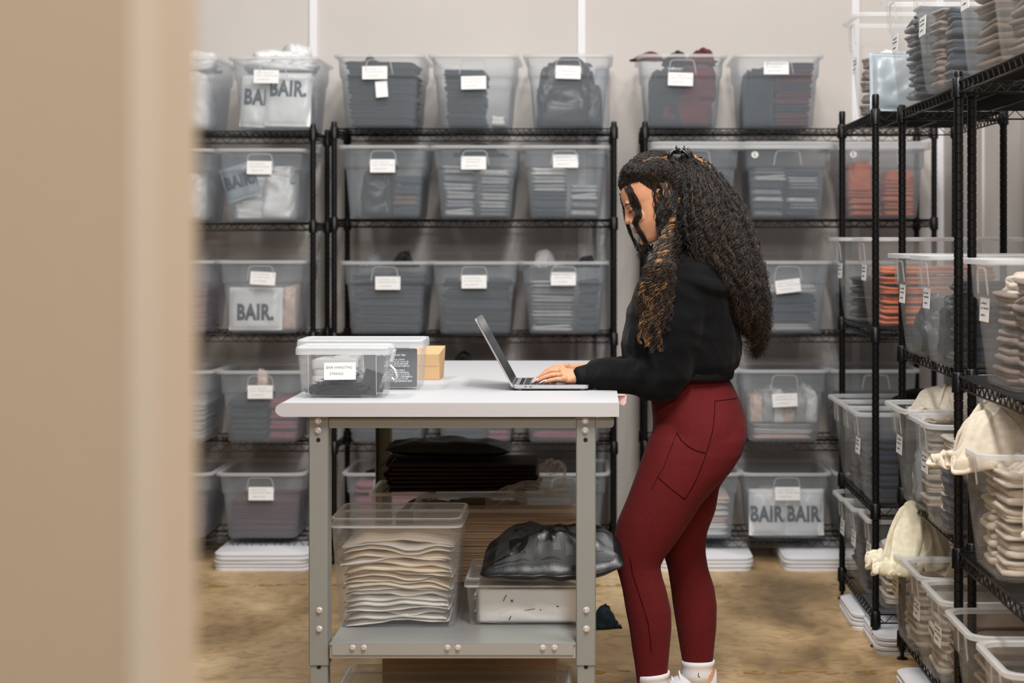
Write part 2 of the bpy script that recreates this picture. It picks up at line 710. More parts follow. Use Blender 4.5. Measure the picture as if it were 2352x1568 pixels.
def tub_meshes():
    k = .985
    out = [(0.000, .138, .208, .03), (0.003, .148, .220, .035), (0.010, .153, .226, .038), (.050, .157, .232, .042), (.212, .1695, .250, .045),
           (.219, .176, .258, .046), (.226, .1775, .2595, .046), (.302, .1815, .2645, .046)]
    inn = [(.302, .1793, .2623, .044), (.227, .1752, .2572, .044), (.220, .1738, .2558, .044), (.213, .1673, .2477, .043), (.050, .1547, .2297, .040),
           (.012, .1507, .2237, .036), (.006, .140, .210, .03)]
    b = MB()
    b.loft([rrect(hw * k, hd, r, z) for z, hw, hd, r in out + inn])
    tub = b.mesh('tub')
    tub.materials.append(frosted)
    smooth_by_angle(tub, 40)
    b = MB()
    ro = [(.301, .1818, .2648), (.301, .193, .277), (.303, .1955, .2805), (.313, .1955, .2805), (.315, .193, .278), (.315, .183, .266), (.312, .1795, .2625), (.301, .1795, .2625)]
    b.loft([rrect(hw, hd, .05, z) for z, hw, hd in ro], cap=False, closed=True)
    rim = b.mesh('rim')
    rim.materials.append(rimmed)
    smooth_by_angle(rim, 40)
    b = MB()
    pts = []
    for t in range(5):
        pts.append((-.060 + .002 * t, -.2595 - .0035 * t / 4, .228 + .045 * t / 4))
    for t in range(1, 6):
        a = math.pi / 2 * t / 5
        pts.append((-.052 + .018 * (1 - math.cos(a)) , -.2630 - .0012 * t / 5, .273 + .018 * math.sin(a)))
    pts = pts + [(-p[0], p[1], p[2]) for p in reversed(pts)]
    b.tube(pts, .0026, 6)
    hd_ = b.mesh('handle_recess')
    hd_.materials.append(rimmed)
    hd_.polygons.foreach_set('use_smooth', [True] * len(hd_.polygons))
    return tub, rim, hd_


TUB, RIM, RECESS = tub_meshes()
TUB_CLEAR = TUB.copy()
TUB_CLEAR.materials.clear()
TUB_CLEAR.materials.append(clear)


def card_mesh(w=.108, h=.057):
    b = MB()
    b.box((0, -.0006, 0), (w, .0012, h), None, .0004)
    me = b.mesh('label_card')
    me.materials.append(white_card)
    return me


CARD = card_mesh()
SCRIPTS = []
rnd = random.Random(11)
for s_ in range(6):
    b = MB()
    for row, zz in enumerate((.016, .004, -.013)):
        x = -.044 + rnd.random() * .004
        xe = (.02, .036, .012)[row] + rnd.random() * .008
        if row == 2:
            x += .006
        while x < xe:
            if rnd.random() < .8:
                pts = []
                ln = .003 + rnd.random() * .006
                m = max(4, int(ln / .0011))
                for k in range(m):
                    pts.append((x + ln * k / (m - 1), -.0016, zz + (rnd.random() - .5) * .0052))
                b.tube(pts, .00042, 4)
                x += ln + .0012
            else:
                x += .003
    me = b.mesh('handwriting')
    me.materials.append(ink)
    SCRIPTS.append(me)


# ------------------------------------------------------------------ soft goods
def slab_mesh(seed, layers, w=.30, d=.42, h=.05):
    """a folded garment: soft stacked folds with bulging edges, resting on z = 0"""
    b = MB()
    n = 56
    rings = []
    lh = h / layers
    for L in range(layers):
        for k in range(5):
            a = -80 + 160 * k / 4
            zc = lh * (L + .5)
            z = zc + lh * .5 * math.sin(math.radians(a))
            inset = lh * .38 * (1 - math.cos(math.radians(a))) + (L % 2) * .003
            ring = rrect(w / 2 - inset, d / 2 - inset, .035, z, 14)
            rr = []
            for p in ring:
                q = fbm((p.x, p.y, z * 2), seed, 9) * .010
                u = fbm((p.x, p.y, L * .3), seed + 5, 6) * .012 * (.3 + .7 * z / h)
                dirv = Vector((p.x, p.y, 0)).normalized()
                p2 = p + dirv * (q + .006 * math.sin(L * 2.3 + seed))
                p2.z = max(0.0005, z + u + (.006 * fbm((p.x, p.y, 0), seed + 9, 14) if z > 0.004 else 0))
                rr.append(p2)
            rings.append(rr)
    top = rings[-1]
    c = sum(top, Vector()) / len(top)
    for f_ in (.75, .45, .15):
        rings.append([c + (p - c) * f_ + Vector((0, 0, .004 * (1 - f_) + .008 * fbm(c + (p - c) * f_, seed, 8))) for p in top])
    b.loft(rings)
    me = b.mesh('folded_garment')
    me.polygons.foreach_set('use_smooth', [True] * len(me.polygons))
    return me


def heap_mesh(seed, res=(44, 22), fold=.18, power=2.6, block=.62, freq=1.0, long=1.0, press=1.0):
    """a rumpled garment, unit width and depth, height 1, resting on z = 0: soft lobes parted by thin creases"""
    b = MB()
    nu, nv = res
    rings = []
    for j in range(nv):
        v = j / (nv - 1) * math.pi / 2
        z = math.sin(v) ** .85
        rad = max(.02, math.cos(v) ** block)
        ring = []
        for i in range(nu):
            u = 2 * math.pi * i / nu
            c, s = math.cos(u), math.sin(u)
            sx = math.copysign(abs(c) ** (2 / power), c) * .5
            sy = math.copysign(abs(s) ** (2 / power), s) * .5
            p = Vector((sx * rad, sy * rad, z))
            wp = Vector((p.x + .18 * noise.noise(p * 2 + Vector((seed, 0, 0))), p.y + .18 * noise.noise(p * 2 + Vector((0, seed, 3))), p.z * .7))
            ca, sa = math.cos(seed * 1.9), math.sin(seed * 1.9)
            wp = Vector(((wp.x * ca - wp.y * sa) * long, (wp.x * sa + wp.y * ca) / long ** .5, wp.z))
            lobe = noise.noise(wp * 2.0 * freq + Vector((seed * 3.1, 1, seed)))
            n1 = noise.noise(wp * 2.9 * freq + Vector((-seed, 2 * seed, 4)))
            n2 = noise.noise(wp * 5.6 * freq + Vector((seed * .7, -seed, 9)))
            groove = math.exp(-(n1 / .07) ** 2) * .8 + math.exp(-(n2 / .07) ** 2) * .3
            k = press * 1 + fold * ((1.0 if press == 1 else .45) * lobe + .5 * abs(n1) + .25 * abs(n2) - .55 * groove * (.4 + .6 * z) - .25)
            q = Vector((p.x * k, p.y * k, p.z * (k if j else 0)))
            q.x = max(-.52, min(.52, q.x))
            q.y = max(-.52, min(.52, q.y))
            q.z = max(0, q.z)
            ring.append(q)
        rings.append(ring)
    b.loft(rings)
    me = b.mesh('crumpled_garment')
    me.polygons.foreach_set('use_smooth', [True] * len(me.polygons))
    return me


def pillow_mesh(w, d, h, seed, res=22, crease=.12, low=.42):
    """a filled flat bag lying on z = 0, thin sealed edges, origin at its base centre"""
    b = MB()
    vs_, fs = [], []
    for side in (0, 1):
        for j in range(res + 1):
            for i in range(res + 1):
                x, y = i / res * 2 - 1, j / res * 2 - 1
                e = max(0, 1 - abs(x) ** 3.2) ** .5 * max(0, 1 - abs(y) ** 3.2) ** .5
                nz = 1 + crease * 3 * noise.noise(Vector((x * 2.2 + seed, y * 2.2 - seed, seed))) + crease * noise.noise(Vector((x * 6 + seed, y * 6, seed)))
                pinch = 1 - .05 * (1 - abs(x)) * y * y
                z = h * low + (h * (1 - low) * e * nz if side else -h * low * min(1, e * 1.3))
                vs_.append(Vector((x * w / 2 * pinch, y * d / 2 * (1 - .06 * (1 - abs(y)) * x * x), max(0.0, z))))
    m = (res + 1) ** 2
    for side in (0, 1):
        for j in range(res):
            for i in range(res):
                a = side * m + j * (res + 1) + i
                q = (a, a + 1, a + res + 2, a + res + 1)
                fs.append(q if side else q[::-1])
    edge = [i for i in range(res + 1)] + [(res + 1) * j + res for j in range(1, res + 1)] + [(res + 1) * res + i for i in range(res - 1, -1, -1)] + [(res + 1) * j for j in range(res - 1, 0, -1)]
    for k in range(len(edge)):
        a, c = edge[k], edge[(k + 1) % len(edge)]
        fs.append((a, c, c + m, a + m))
    b.add(vs_, fs)
    me = b.mesh('filled_bag')
    fix_normals(me)
    me.polygons.foreach_set('use_smooth', [True] * len(me.polygons))
    return me


SLABS = [slab_mesh(s + 1, (2, 3, 2, 3)[s]) for s in range(4)]
HEAPS = [heap_mesh(s * 1.37 + .5, (56, 26), .20, 5.5, .24, 1.0, 1.5, 1.05) for s in range(6)]
DOMES = [heap_mesh(s * 1.91 + .3, (48, 22), .30, 2.5, .60) for s in range(5)]


def soft(name, me, m, loc, rz, scale, rot=None):
    o = bpy.data.objects.new(name, me)
    if not me.materials:
        me.materials.append(None)
    o.material_slots[0].link = 'OBJECT'
    o.material_slots[0].material = m
    o.location = loc
    o.rotation_euler = rot if rot is not None else (0, 0, rz)
    o.scale = scale
    COL.objects.link(o)
    return o


WORD = dict(charcoal='charcoal', black='black', slate='slate grey', grey='mid grey', light='pale grey', white='white', maroon='maroon', pink='dusty pink',
            orange='orange', cream='cream', ivory='ivory', oat='oatmeal', mauve='mauve brown', navy='navy', brown='brown', blush='blush', red='red')


class Bin:
    seed = 0

    def __init__(self, x, y, z, rz, label, place, hz=1.0, wx=1.0, see='frosted', card=None, tilt=0.0, jit=0.0, lid=False, group=None):
        Bin.seed += 1
        self.rnd = random.Random(Bin.seed * 17)
        self.place, self.hz, self.wx, self.see = place, hz, wx, see
        self.root = empty('storage_bin', (x, y, z), rz + jit)
        tag(self.root, label, 'storage bin', group)
        self.M = Matrix.Translation((x, y, z)) @ Matrix.Rotation(rz + jit, 4, 'Z')
        self.rz = rz + jit
        for nm, me in (('tub', TUB if see == 'frosted' else TUB_CLEAR), ('rim', RIM), ('handle_recess', RECESS)):
            o = link(nm, me, None, self.root)
            o.scale = (wx, 1, hz)
        if card:
            for cxz in card if isinstance(card, list) else [card]:
                lx, lz = cxz
                yf = -.2585 - .0035 * min(1, max(0, (lz / hz - .22) / .08)) if lz / hz > .222 else -.232 - (.026 * lz / hz / .222)
                yf = -.2605 if .19 < lz / hz <= .24 else yf
                c = link('label_card', CARD, None, self.root, loc=(lx, yf - .0015, lz))
                c.rotation_euler = (-.05, tilt, 0)
                link('handwriting', SCRIPTS[Bin.seed % 6], None, c)
        if lid:
            b = MB()
            b.loft([rrect(hw * wx, hd, .05, zz) for zz, hw, hd in ((.298, .1965, .2825), (.298, .2015, .287), (.327, .2005, .286), (.331, .196, .282), (.327, .185, .27))], cap=False)
            b.loft([rrect(hw * wx, hd, .05, zz) for zz, hw, hd in ((.325, .185, .27), (.327, .185, .27))])
            o = b.build('lid', rimmed, self.root)
            smooth_by_angle(o.data, 40)
            o.scale = (1, 1, hz)

    def at(self, x, y, z):
        return self.M @ Vector((x, y, z))

    def iw(self, z):
        return (.1475 + .078 * z) * self.wx

    def stack(self, col, n, z1, x0=-1, x1=1, z0=.012, dep=.425, y=-.005, wob=.02, kind='folded', what='garment'):
        """n folded garments from z0 up to z1 between the fractions x0, x1 of the inner width"""
        r = self.rnd
        h = (z1 - z0) / n
        cols = col if isinstance(col, (list, tuple)) else [col]
        for i in range(n):
            z = z0 + h * i
            iw = self.iw(z)
            c = cols[i % len(cols)]
            w = (x1 - x0) * iw * .97
            xc = (x0 + x1) / 2 * iw
            me = SLABS[r.randrange(4)]
            o = soft('folded_garment', me, MATS['cloth_' + c], self.at(xc + (r.random() - .5) * .006, y + (r.random() - .5) * .012, z),
                     self.rz + (r.random() - .5) * wob + (math.pi if r.random() < .5 else 0), (w / .322, dep / .452, h / .062))
            tag(o, f'folded {WORD[c]} {what} {self.place}', 'garment', f'folded {WORD[c]} garments {self.place}')

    def heap(self, col, x0, x1, z0, z1, y0=-.2, y1=.2, poly=False, fine=None, what='garment', label=None, rot=0.0):
        """a rumpled garment; loose cloth lying on top of others is draped, cloth low in a clear bin lies folded"""
        r = self.rnd
        if self.see == 'clear' and z0 < .1 and not poly and label is None:
            z1 = min(.275 * self.hz, z1 * 1.15)
            n = max(2, round((z1 - z0) / .042))
            return self.stack(col, n, z1, x0, x1, z0=z0, dep=(y1 - y0) * 1.02, y=(y0 + y1) / 2, wob=.10)
        iw = self.iw(z0)
        top = z0 > .2
        if fine is not None and top:
            me = DRAPES[fine % 5]
        elif top and not poly:
            me = DRAPES[r.randrange(5)]
        elif top or z1 > .3:
            me = DOMES[r.randrange(5)]
        else:
            me = HEAPS[r.randrange(6)]
        w = (x1 - x0) * iw * .96
        m = MATS[('poly_' if poly else 'cloth_') + col]
        if top:
            rot += r.choice((0, math.pi / 2, math.pi, -math.pi / 2)) if abs(w - (y1 - y0)) < .12 else r.choice((0, math.pi))
        o = soft('draped_garment' if top and not poly else ('bagged_garment' if poly else 'crumpled_garment'), me, m, self.at((x0 + x1) / 2 * iw, (y0 + y1) / 2, z0), self.rz + rot,
                 (w, (y1 - y0) * .94, (z1 - z0) * .95))
        tag(o, label or f'{"bagged" if poly else "crumpled"} {WORD[col]} {what} {self.place}', 'garment',
            None if label else f'{"bagged" if poly else "crumpled"} {WORD[col]} garments {self.place}')
        return o

    def mailer(self, x, z, y=-.19, text='BAIR.', w=.20, h=.20, col='white', tilt=0.0, ts=.085, tz=0.0, lean=.10, label=None, tcol=None):
        """a filled poly mailer standing against the front wall"""
        root = empty('poly_mailer', self.at(x, y, z), self.rz)
        tag(root, label or f'{WORD[col]} printed poly mailer {self.place}', 'mailer')
        me = pillow_mesh(w, h, .035, x * 30 + z * 7 + Bin.seed, 18)
        me.transform(Matrix.Rotation(math.pi / 2 - lean, 4, 'X') @ Matrix.Translation((0, h / 2, 0)))
        me.transform(Matrix.Rotation(tilt, 4, 'Y'))
        bag = link('bag', me, MATS['poly_' + col], root)
        if text:
            t = text_mesh(text, ts * 1.06, .0042, .70, spacing=1.08)
            t.transform(Matrix.Rotation(tilt, 4, 'Y') @ Matrix.Rotation(-lean, 4, 'X') @ Matrix.Translation((0, 0, h * .52 + tz)))
            bv = BVHTree.FromPolygons([v.co.copy() for v in me.vertices], [tuple(p.vertices) for p in me.polygons])
            bm = bmesh.new()
            bm.from_mesh(t)
            for it in range(3):
                long_ = [e for e in bm.edges if e.calc_length() > .016]
                if long_:
                    bmesh.ops.subdivide_edges(bm, edges=long_, cuts=1)
            bmesh.ops.triangulate(bm, faces=bm.faces)
            for v in bm.verts:
                hit = bv.ray_cast(Vector((v.co.x, -.5, v.co.z)), Vector((0, 1, 0)))
                if hit[0] is not None:
                    v.co.y = hit[0].y - .0012
            bm.to_mesh(t)
            bm.free()
            link('printed_lettering', t, tcol or mat('print_slate', (52, 62, 72), .5), root)
        return root


def lab(px, py, Xc, z, s=533):
    return ((px - CX) / s - Xc, H - (py - CY) / s - z)


BY = 8.42 + .2805
Lr, Cr, Rr = "left back rack's", "middle back rack's", "right back rack's"


def back(px, lv, row, rack_name, pos, desc, card=None, **kw):
    X = (px - CX) / 533
    z = lv[row] + .001
    rown = ('top', 'second', 'third', 'fourth', 'bottom')[row]
    place = f'in the {pos} bin of the {rack_name} {rown} shelf'
    hz = .92 if row == 4 else 1.0
    c = lab(card[0], card[1], X, z) if card else None
    if c and row == 4:
        c = (c[0], .20)
    return Bin(X, BY, z, 0, f'frosted bin {desc}, {pos}, {rack_name} {rown} shelf', place, hz=hz, card=c, **kw)


# ---- left back rack
b = back(396, LV_L, 0, Lr, 'left', 'stuffed with white bagged items')
b.heap('white', -.9, .95, .012, .27, -.21, .2, poly=True)
b.heap('white', -.6, 1.0, .27, .37, -.16, .14, poly=True, label='white bagged bundle above the rim at the left end of the back wall')
b = back(627, LV_L, 0, Lr, 'right', 'of white poly mailers with bags spilling out', card=(612, 176), tilt=.02)
b.mailer(-.062, .012, -.178, 'BAIR.', .19, .225, 'white', .05, .088, .012, label='white poly mailer with big dark letters, lower one, left back rack\'s top shelf')
b.mailer(.055, .016, -.198, 'BAIR.', .20, .235, 'white', .02, .088, .040, label='white poly mailer with big dark letters, higher one, left back rack\'s top shelf')
b.heap('white', -.9, .95, .012, .25, -.12, .2, poly=True)
b.heap('white', -.95, .98, .262, .36, -.2, .15, poly=True, label='white plastic bag heaped over the rim above the lettered mailers')
o = b.heap('white', -.1, .75, .31, .40, -.12, .12, poly=True, label='pointed flap of white plastic bag, highest in the left back rack', rot=.5)
b = back(386, LV_L, 1, Lr, 'left', 'of white bagged clothes')
b.heap('white', -.9, .95, .012, .21, -.21, .2, poly=True)
b = back(597, LV_L, 1, Lr, 'right', 'of tumbled white bagged clothes', card=(596, 385), tilt=.01)
b.mailer(-.072, .10, -.195, 'BAIR.', .15, .15, 'grey', -.3, .07, 0, label='grey poly mailer with dark letters behind tumbled white bags')
for x0, x1, z0, z1, y0 in ((-.9, .3, .012, .12, -.2), (-.1, .95, .012, .19, -.21), (-.8, .4, .11, .2, -.14), (.1, .8, .17, .245, -.18)):
    b.heap('white', x0, x1, z0, z1, y0, .16, poly=True)
b = back(386, LV_L, 2, Lr, 'left', 'of dusty pink clothes')
b.stack('pink', 5, .2)
b = back(599, LV_L, 2, Lr, 'right', 'holding one large lettered white mailer', card=(604, 639), tilt=.06)
b.mailer(-.03, .012, -.198, 'BAIR.', .23, .185, 'white', .0, .088, -.02, label='white poly mailer with big dark letters, left back rack\'s third shelf')
b.heap('light', -.9, .9, .012, .15, -.12, .2, poly=False)
b.heap('blush', .45, .95, .012, .2, -.17, .1)
b = back(386, LV_L, 3, Lr, 'left', 'of pale bagged clothes')
b.stack('light', 4, .18)
b = back(598, LV_L, 3, Lr, 'right', 'of slate and pink clothes', card=(598, 900), tilt=.0)
b.stack('slate', 4, .20, -1, .08)
b.stack('pink', 4, .19, .12, 1)
b.heap('blush', -.25, .1, .2, .32, -.2, -.1, label='blush cloth tip showing above the rim, left back rack\'s fourth shelf')
b = back(385, LV_L, 4, Lr, 'left', 'of folded maroon clothes')
b.stack('maroon', 5, .17)
b = back(598, LV_L, 4, Lr, 'right', 'of folded maroon leggings', card=(600, 1145))
b.stack('maroon', 6, .165)

# ---- middle back rack
b = back(870, LV_C, 0, Cr, 'left', 'packed full of charcoal shirts', card=(861, 167), tilt=-.01)
b.stack('charcoal', 8, .295, wob=.01)
b.heap('black', -.55, -.1, .293, .34, -.1, .1, label='black sleeve poking above the charcoal shirts in the full bin')
q = link('paper_tag', card_mesh(.052, .07), None, None, loc=b.at(.012, -.2555, .165))
q.rotation_euler = (-.07, -.08, 0)
tag(q, 'white paper tag hanging below the label on the charcoal shirts bin', 'tag')
b = back(1087, LV_C, 0, Cr, 'centre', 'with one tall stack of charcoal shirts', card=(1088, 190), tilt=-.02)
b.stack('charcoal', 8, .262, -.86, .34, dep=.38, wob=.04)
b.stack('white', 1, .06, .45, .9)
b = back(1305, LV_C, 0, Cr, 'right', 'of black garments in clear bags', card=(1305, 166), tilt=.03)
b.heap('black', -.95, .8, .012, .285, -.215, .2, poly=True)
b.heap('charcoal', .5, 1.0, .012, .20, -.2, .15, poly=True)
b.heap('black', -.4, .45, .285, .335, -.12, .1, label='black garment lying above the rim of the bagged black clothes bin')
b = back(880, LV_C, 1, Cr, 'left', 'of dark bagged clothes', card=(879, 381))
b.heap('black', -.75, .25, .012, .225, -.215, .15, poly=True)
b.stack(['slate', 'brown', 'slate'], 4, .20, .22, .98)
b.heap('charcoal', -.1, .3, .215, .27, -.16, .0, poly=True)
b = back(1091, LV_C, 1, Cr, 'centre', 'with two stacks of pale grey clothes', card=(1088, 374))
b.stack(['light', 'grey', 'light'], 6, .235, -.95, -.04, wob=.06)
b.stack(['grey', 'light', 'light'], 6, .22, .06, .95, wob=.06)
b.heap('black', -.5, .6, .275, .342, -.15, .12, label='black garment over the rim above two pale grey stacks')
b = back(1297, LV_C, 1, Cr, 'right', 'of pale grey fleece', card=(1299, 370))
b.stack(['slate', 'slate', 'slate', 'light', 'light', 'white'], 6, .225, -.95, .08)
b.stack(['light', 'grey', 'light', 'light'], 4, .15, .12, .97)
b = back(884, LV_C, 2, Cr, 'left', 'of dark slate clothes', card=(891, 650))
b.stack('slate', 7, .265, wob=.02)
b.heap('grey', -.8, -.1, .285, .362, -.16, .1, label='grey striped garment over the rim of the dark slate clothes bin')
b.heap('black', .0, .75, .285, .368, -.17, .1, label='black crumpled garment over the rim beside the grey striped one')
b = back(1089, LV_C, 2, Cr, 'centre', 'of smooth navy slate clothes', card=(1089, 647))
b.stack(['slate', 'charcoal'], 5, .25, wob=.01)
b = back(1295, LV_C, 2, Cr, 'right', 'of slanting pale folded clothes', card=(1294, 640))
b.stack(['light', 'grey'], 7, .235, -.98, .32, wob=.05)
b.stack('slate', 4, .24, .36, .98)
b.heap('light', -.9, .0, .285, .372, -.17, .1, label='pale grey hoodie bulging above the rim on the third shelf')
b.heap('black', .25, .95, .285, .345, -.17, .1, label='black garment above the rim beside the pale grey hoodie')
b = back(885, LV_C, 3, Cr, 'left', 'of slate clothes behind the workbench')
b.stack('slate', 5, .26)
b = back(1091, LV_C, 3, Cr, 'centre', 'of slate and pink clothes behind the workbench')
b.stack('slate', 4, .26, -.98, .28)
b.stack('pink', 4, .2, .32, .98)
b.heap('black', -.95, .05, .29, .40, -.18, .12, label='black garment just above the worktop behind the cardboard carton')
b.heap('red', .1, .95, .29, .352, -.18, .12, label='red cloth just above the worktop behind the laptop lid')
b = back(1295, LV_C, 3, Cr, 'right', 'of dusty pink clothes behind the workbench')
b.stack('pink', 5, .26)
b = back(888, LV_C, 4, Cr, 'left', 'of pink clothes seen under the workbench')
b.stack('pink', 5, .24)
b.heap('black', -.5, .6, .255, .34, -.16, .12, label='black garment over the pink clothes bin under the workbench')
b = back(1091, LV_C, 4, Cr, 'centre', 'of slate clothes behind the brown packaging')
b.stack('slate', 5, .24)
b = back(1297, LV_C, 4, Cr, 'right', 'of grey clothes beside the far table leg')
b.stack('slate', 5, .25)

# ---- right back rack
b = back(1567, LV_R, 0, Rr, 'left', 'of maroon and charcoal clothes', card=(1563, 182), tilt=.03)
b.heap('charcoal', -.95, .1, .012, .26, -.215, .15)
b.heap('maroon', -.8, .95, .012, .17, -.216, .2)
b.heap('maroon', -.05, .98, .13, .285, -.205, .2)
b.heap('black', -.5, .25, .285, .36, -.15, .1, label='black garment heaped beside the maroon one on the top shelf')
b.heap('maroon', .05, .98, .285, .372, -.2, .12, label='maroon garment heaped over the rim on the right back rack')
b.heap('maroon', -1.05, -.5, .30, .345, -.2, .0, label='small maroon sleeve at the rim corner above the woman')
b = back(1790, LV_R, 0, Rr, 'centre', 'split between charcoal and maroon clothes', card=(1783, 156), tilt=.0)
b.heap('charcoal', -.98, -.1, .012, .265, -.215, .2)
b.stack(['maroon', 'maroon', 'charcoal'], 9, .29, -.08, .98, wob=.03)
b = back(1601, LV_R, 1, Rr, 'left', 'of grey clothes behind her head', lid=True)
b.stack('slate', 5, .2)
b = back(1809, LV_R, 1, Rr, 'centre', 'of coiled grey drawstring hoodies', lid=True)
b.stack(['grey', 'slate', 'light'], 7, .225, -.95, -.02, wob=.12)
b.stack(['slate', 'grey', 'light'], 7, .215, .04, .95, wob=.12)
b = back(2032, LV_R, 1, Rr, 'right', 'of orange garments', lid=True)
b.stack('orange', 4, .12, -.98, -.02, wob=.1)
b.stack('orange', 5, .165, .04, .98, wob=.1)
b.heap('orange', -.95, -.25, .12, .25, -.2, .05)
b.heap('orange', .1, .9, .16, .21, -.2, .05)
b = back(1601, LV_R, 2, Rr, 'left', 'of grey clothes behind her shoulder')
b.stack('grey', 4, .2)
b = back(1807, LV_R, 2, Rr, 'centre', 'of grey and pale bagged clothes', card=(1807, 657), tilt=-.12, jit=.02)
b.stack(['light', 'slate', 'slate', 'slate', 'light'], 5, .215, -.95, .95, wob=.08)
b = back(2025, LV_R, 2, Rr, 'right', 'of grey clothes behind the right wall rack')
b.stack(['grey', 'slate'], 4, .18)
b = back(1600, LV_R, 3, Rr, 'left', 'of white clothes behind her hip')
b.stack('white', 5, .24)
b = back(1802, LV_R, 3, Rr, 'centre', 'of blush and white clothes', card=(1803, 919), tilt=-.05)
b.stack(['blush', 'white', 'light'], 3, .08, -.95, .95)
for k in range(6):
    b.heap(('blush', 'light', 'white')[k % 3], -.95 + .31 * k, -.55 + .31 * k, .08, .20 + .012 * (k % 3), -.215, .15)
b = back(2012, LV_R, 3, Rr, 'right', 'of black clothes behind the right wall rack')
b.stack('charcoal', 4, .2)
b = back(1601, LV_R, 4, Rr, 'left', 'of white folded stacks beside her calf')
b.stack(['white', 'white', 'blush'], 6, .18)
b = back(1807, LV_R, 4, Rr, 'centre', 'of two lettered mailers', card=(1809, 1143), tilt=0)
b.mailer(-.076, .012, -.196, 'BAIR.', .165, .20, 'white', 0, .086, -.012, label='white poly mailer with big dark letters, first of two, bottom shelf')
b.mailer(.083, .012, -.196, 'BAIR.', .165, .20, 'white', 0, .086, -.012, label='white poly mailer with big dark letters, second of two, bottom shelf')
b.heap('blush', -.9, .9, .012, .19, -.15, .2)
b = back(2020, LV_R, 4, Rr, 'right', 'of grey clothes behind the right wall rack')
b.stack('grey', 4, .15)

# round stickers on the two lidded bins
for px, py, lab_ in ((1734, 355, 'round white size sticker on the coiled hoodies bin'), (1960, 354, 'round white size sticker on the orange garments bin')):
    n = 20
    q = MB()
    q.loft([[Vector((.015 * math.cos(2 * math.pi * k / n), y_, .015 * math.sin(2 * math.pi * k / n))) for k in range(n)] for y_ in (-.0006, .0006)])
    o = q.build('round_sticker', white_card, None, loc=P(px, py, 8.437))
    o.rotation_euler = (-.045, 0, 0)
    tag(o, lab_, 'sticker')
    t = text_mesh('L', .02, .0006)
    link('letter', t, ink, o, loc=(0, -.001, 0))

# ---- racks along the right wall
UN = {1: 'far right rack', 2: 'middle right rack', 3: 'near right rack'}


def side(u, row, yc, xl, desc, pos, wx=1.0, card=True, hz=1.0, zoff=0.0, **kw):
    U = {1: U1, 2: U2, 3: U3}[u]
    rown = ('top', 'second', 'third', 'bottom')[row]
    place = f'in the {pos} bin of the {UN[u]}\'s {rown} shelf'
    return Bin(xl + .2805, yc, U['lv'][row] + .001 + zoff, -math.pi / 2, f'clear bin {desc}, {pos}, {UN[u]}\'s {rown} shelf', place, see='clear', wx=wx, hz=hz,
               card=(((0.0, .19) if card is True else card) if card else None), **kw)


# top shelves
b = side(1, 0, 7.13, .93, 'of bagged clothes with a grey mailer', 'only', hz=1.15)
root = b.mailer(.135, .02, -.02, '', .23, .21, 'grey', 0, label='grey poly mailer facing the camera on the far right rack\'s top shelf')
root.rotation_euler = (0, 0, 0)
root.location = b.at(.132, -.105, .014)
for tt, sz_, zz in (('BY BAIR', .022, .05), ('BOLD + AUTHENTIC + INSPIRED + REAL', .0075, .032)):
    t = text_mesh(tt, sz_, .0004 if sz_ > .01 else 0, .9)
    t.transform(Matrix.Translation((0, -.022, zz)))
    link('printed_lettering', t, MATS['print_slate'], root)
b.heap('mauve', -.95, .0, .014, .2, -.22, .0)
b.heap('white', -.9, .6, .014, .24, .02, .2, poly=True)
b.heap('white', .05, .62, .014, .235, -.2, .02, poly=True)
b = side(2, 0, 6.28, .945, 'stuffed with quilted slate garments', 'far', hz=1.1)
b.heap('slate', .3, .98, .014, .31, -.21, .16)
b.heap('grey', -.9, .25, .014, .24, -.21, .2)
b = side(2, 0, 5.76, .945, 'of mixed mauve garments', 'near', hz=1.1)
b.heap('mauve', -.9, .2, .014, .22, -.215, .2)
b.heap('slate', .15, .95, .014, .21, -.2, .1)
b = side(3, 0, 5.02, .93, 'of brown garments with a card', 'far', hz=1.1)
b.heap('brown', -.9, .9, .014, .2, -.215, .2)
b.heap('mauve', -.6, .95, .19, .31, -.2, .2)
b = side(3, 0, 4.60, .93, 'of mauve garments', 'centre', hz=1.1)
b.heap('mauve', -.9, .95, .014, .24, -.215, .2)
b.heap('slate', .2, .95, .2, .3, -.2, .1)
b = side(3, 0, 4.21, .95, 'of oatmeal garments at the picture edge', 'near', hz=1.1)
b.heap('oat', -.9, .95, .014, .26, -.215, .2)
# second shelves
b = side(1, 1, 7.42, .915, 'of black clothes', 'far')
b.heap('black', -.9, .95, .014, .15, -.215, .2)
b = side(1, 1, 6.985, .945, 'of folded orange garments', 'near')
b.stack('orange', 6, .22, -.98, .98, wob=.1)
b = side(2, 1, 6.12, .945, 'of grey bagged clothes', 'far')
b.heap('slate', -.9, .95, .014, .19, -.215, .2, poly=True)
b = side(2, 1, 5.62, .935, 'of navy and charcoal clothes', 'near')
b.heap('charcoal', -.95, .3, .014, .21, -.215, .2, poly=True)
b.heap('navy', .25, .97, .014, .22, -.21, .2)
b = side(3, 1, 4.765, .93, 'of mauve clothes under a cream hood', 'near')
b.heap('mauve', -.95, .4, .014, .21, -.215, .2)
b.heap('mauve', .2, .97, .014, .24, -.2, .2)
b.heap('oat', -.9, .1, .20, .28, -.2, .1)
o = b.heap('ivory', -.2, 1.1, .29, .42, -.12, .2, fine=0, label='cream hood flopping over the rim at the picture edge, eye level')
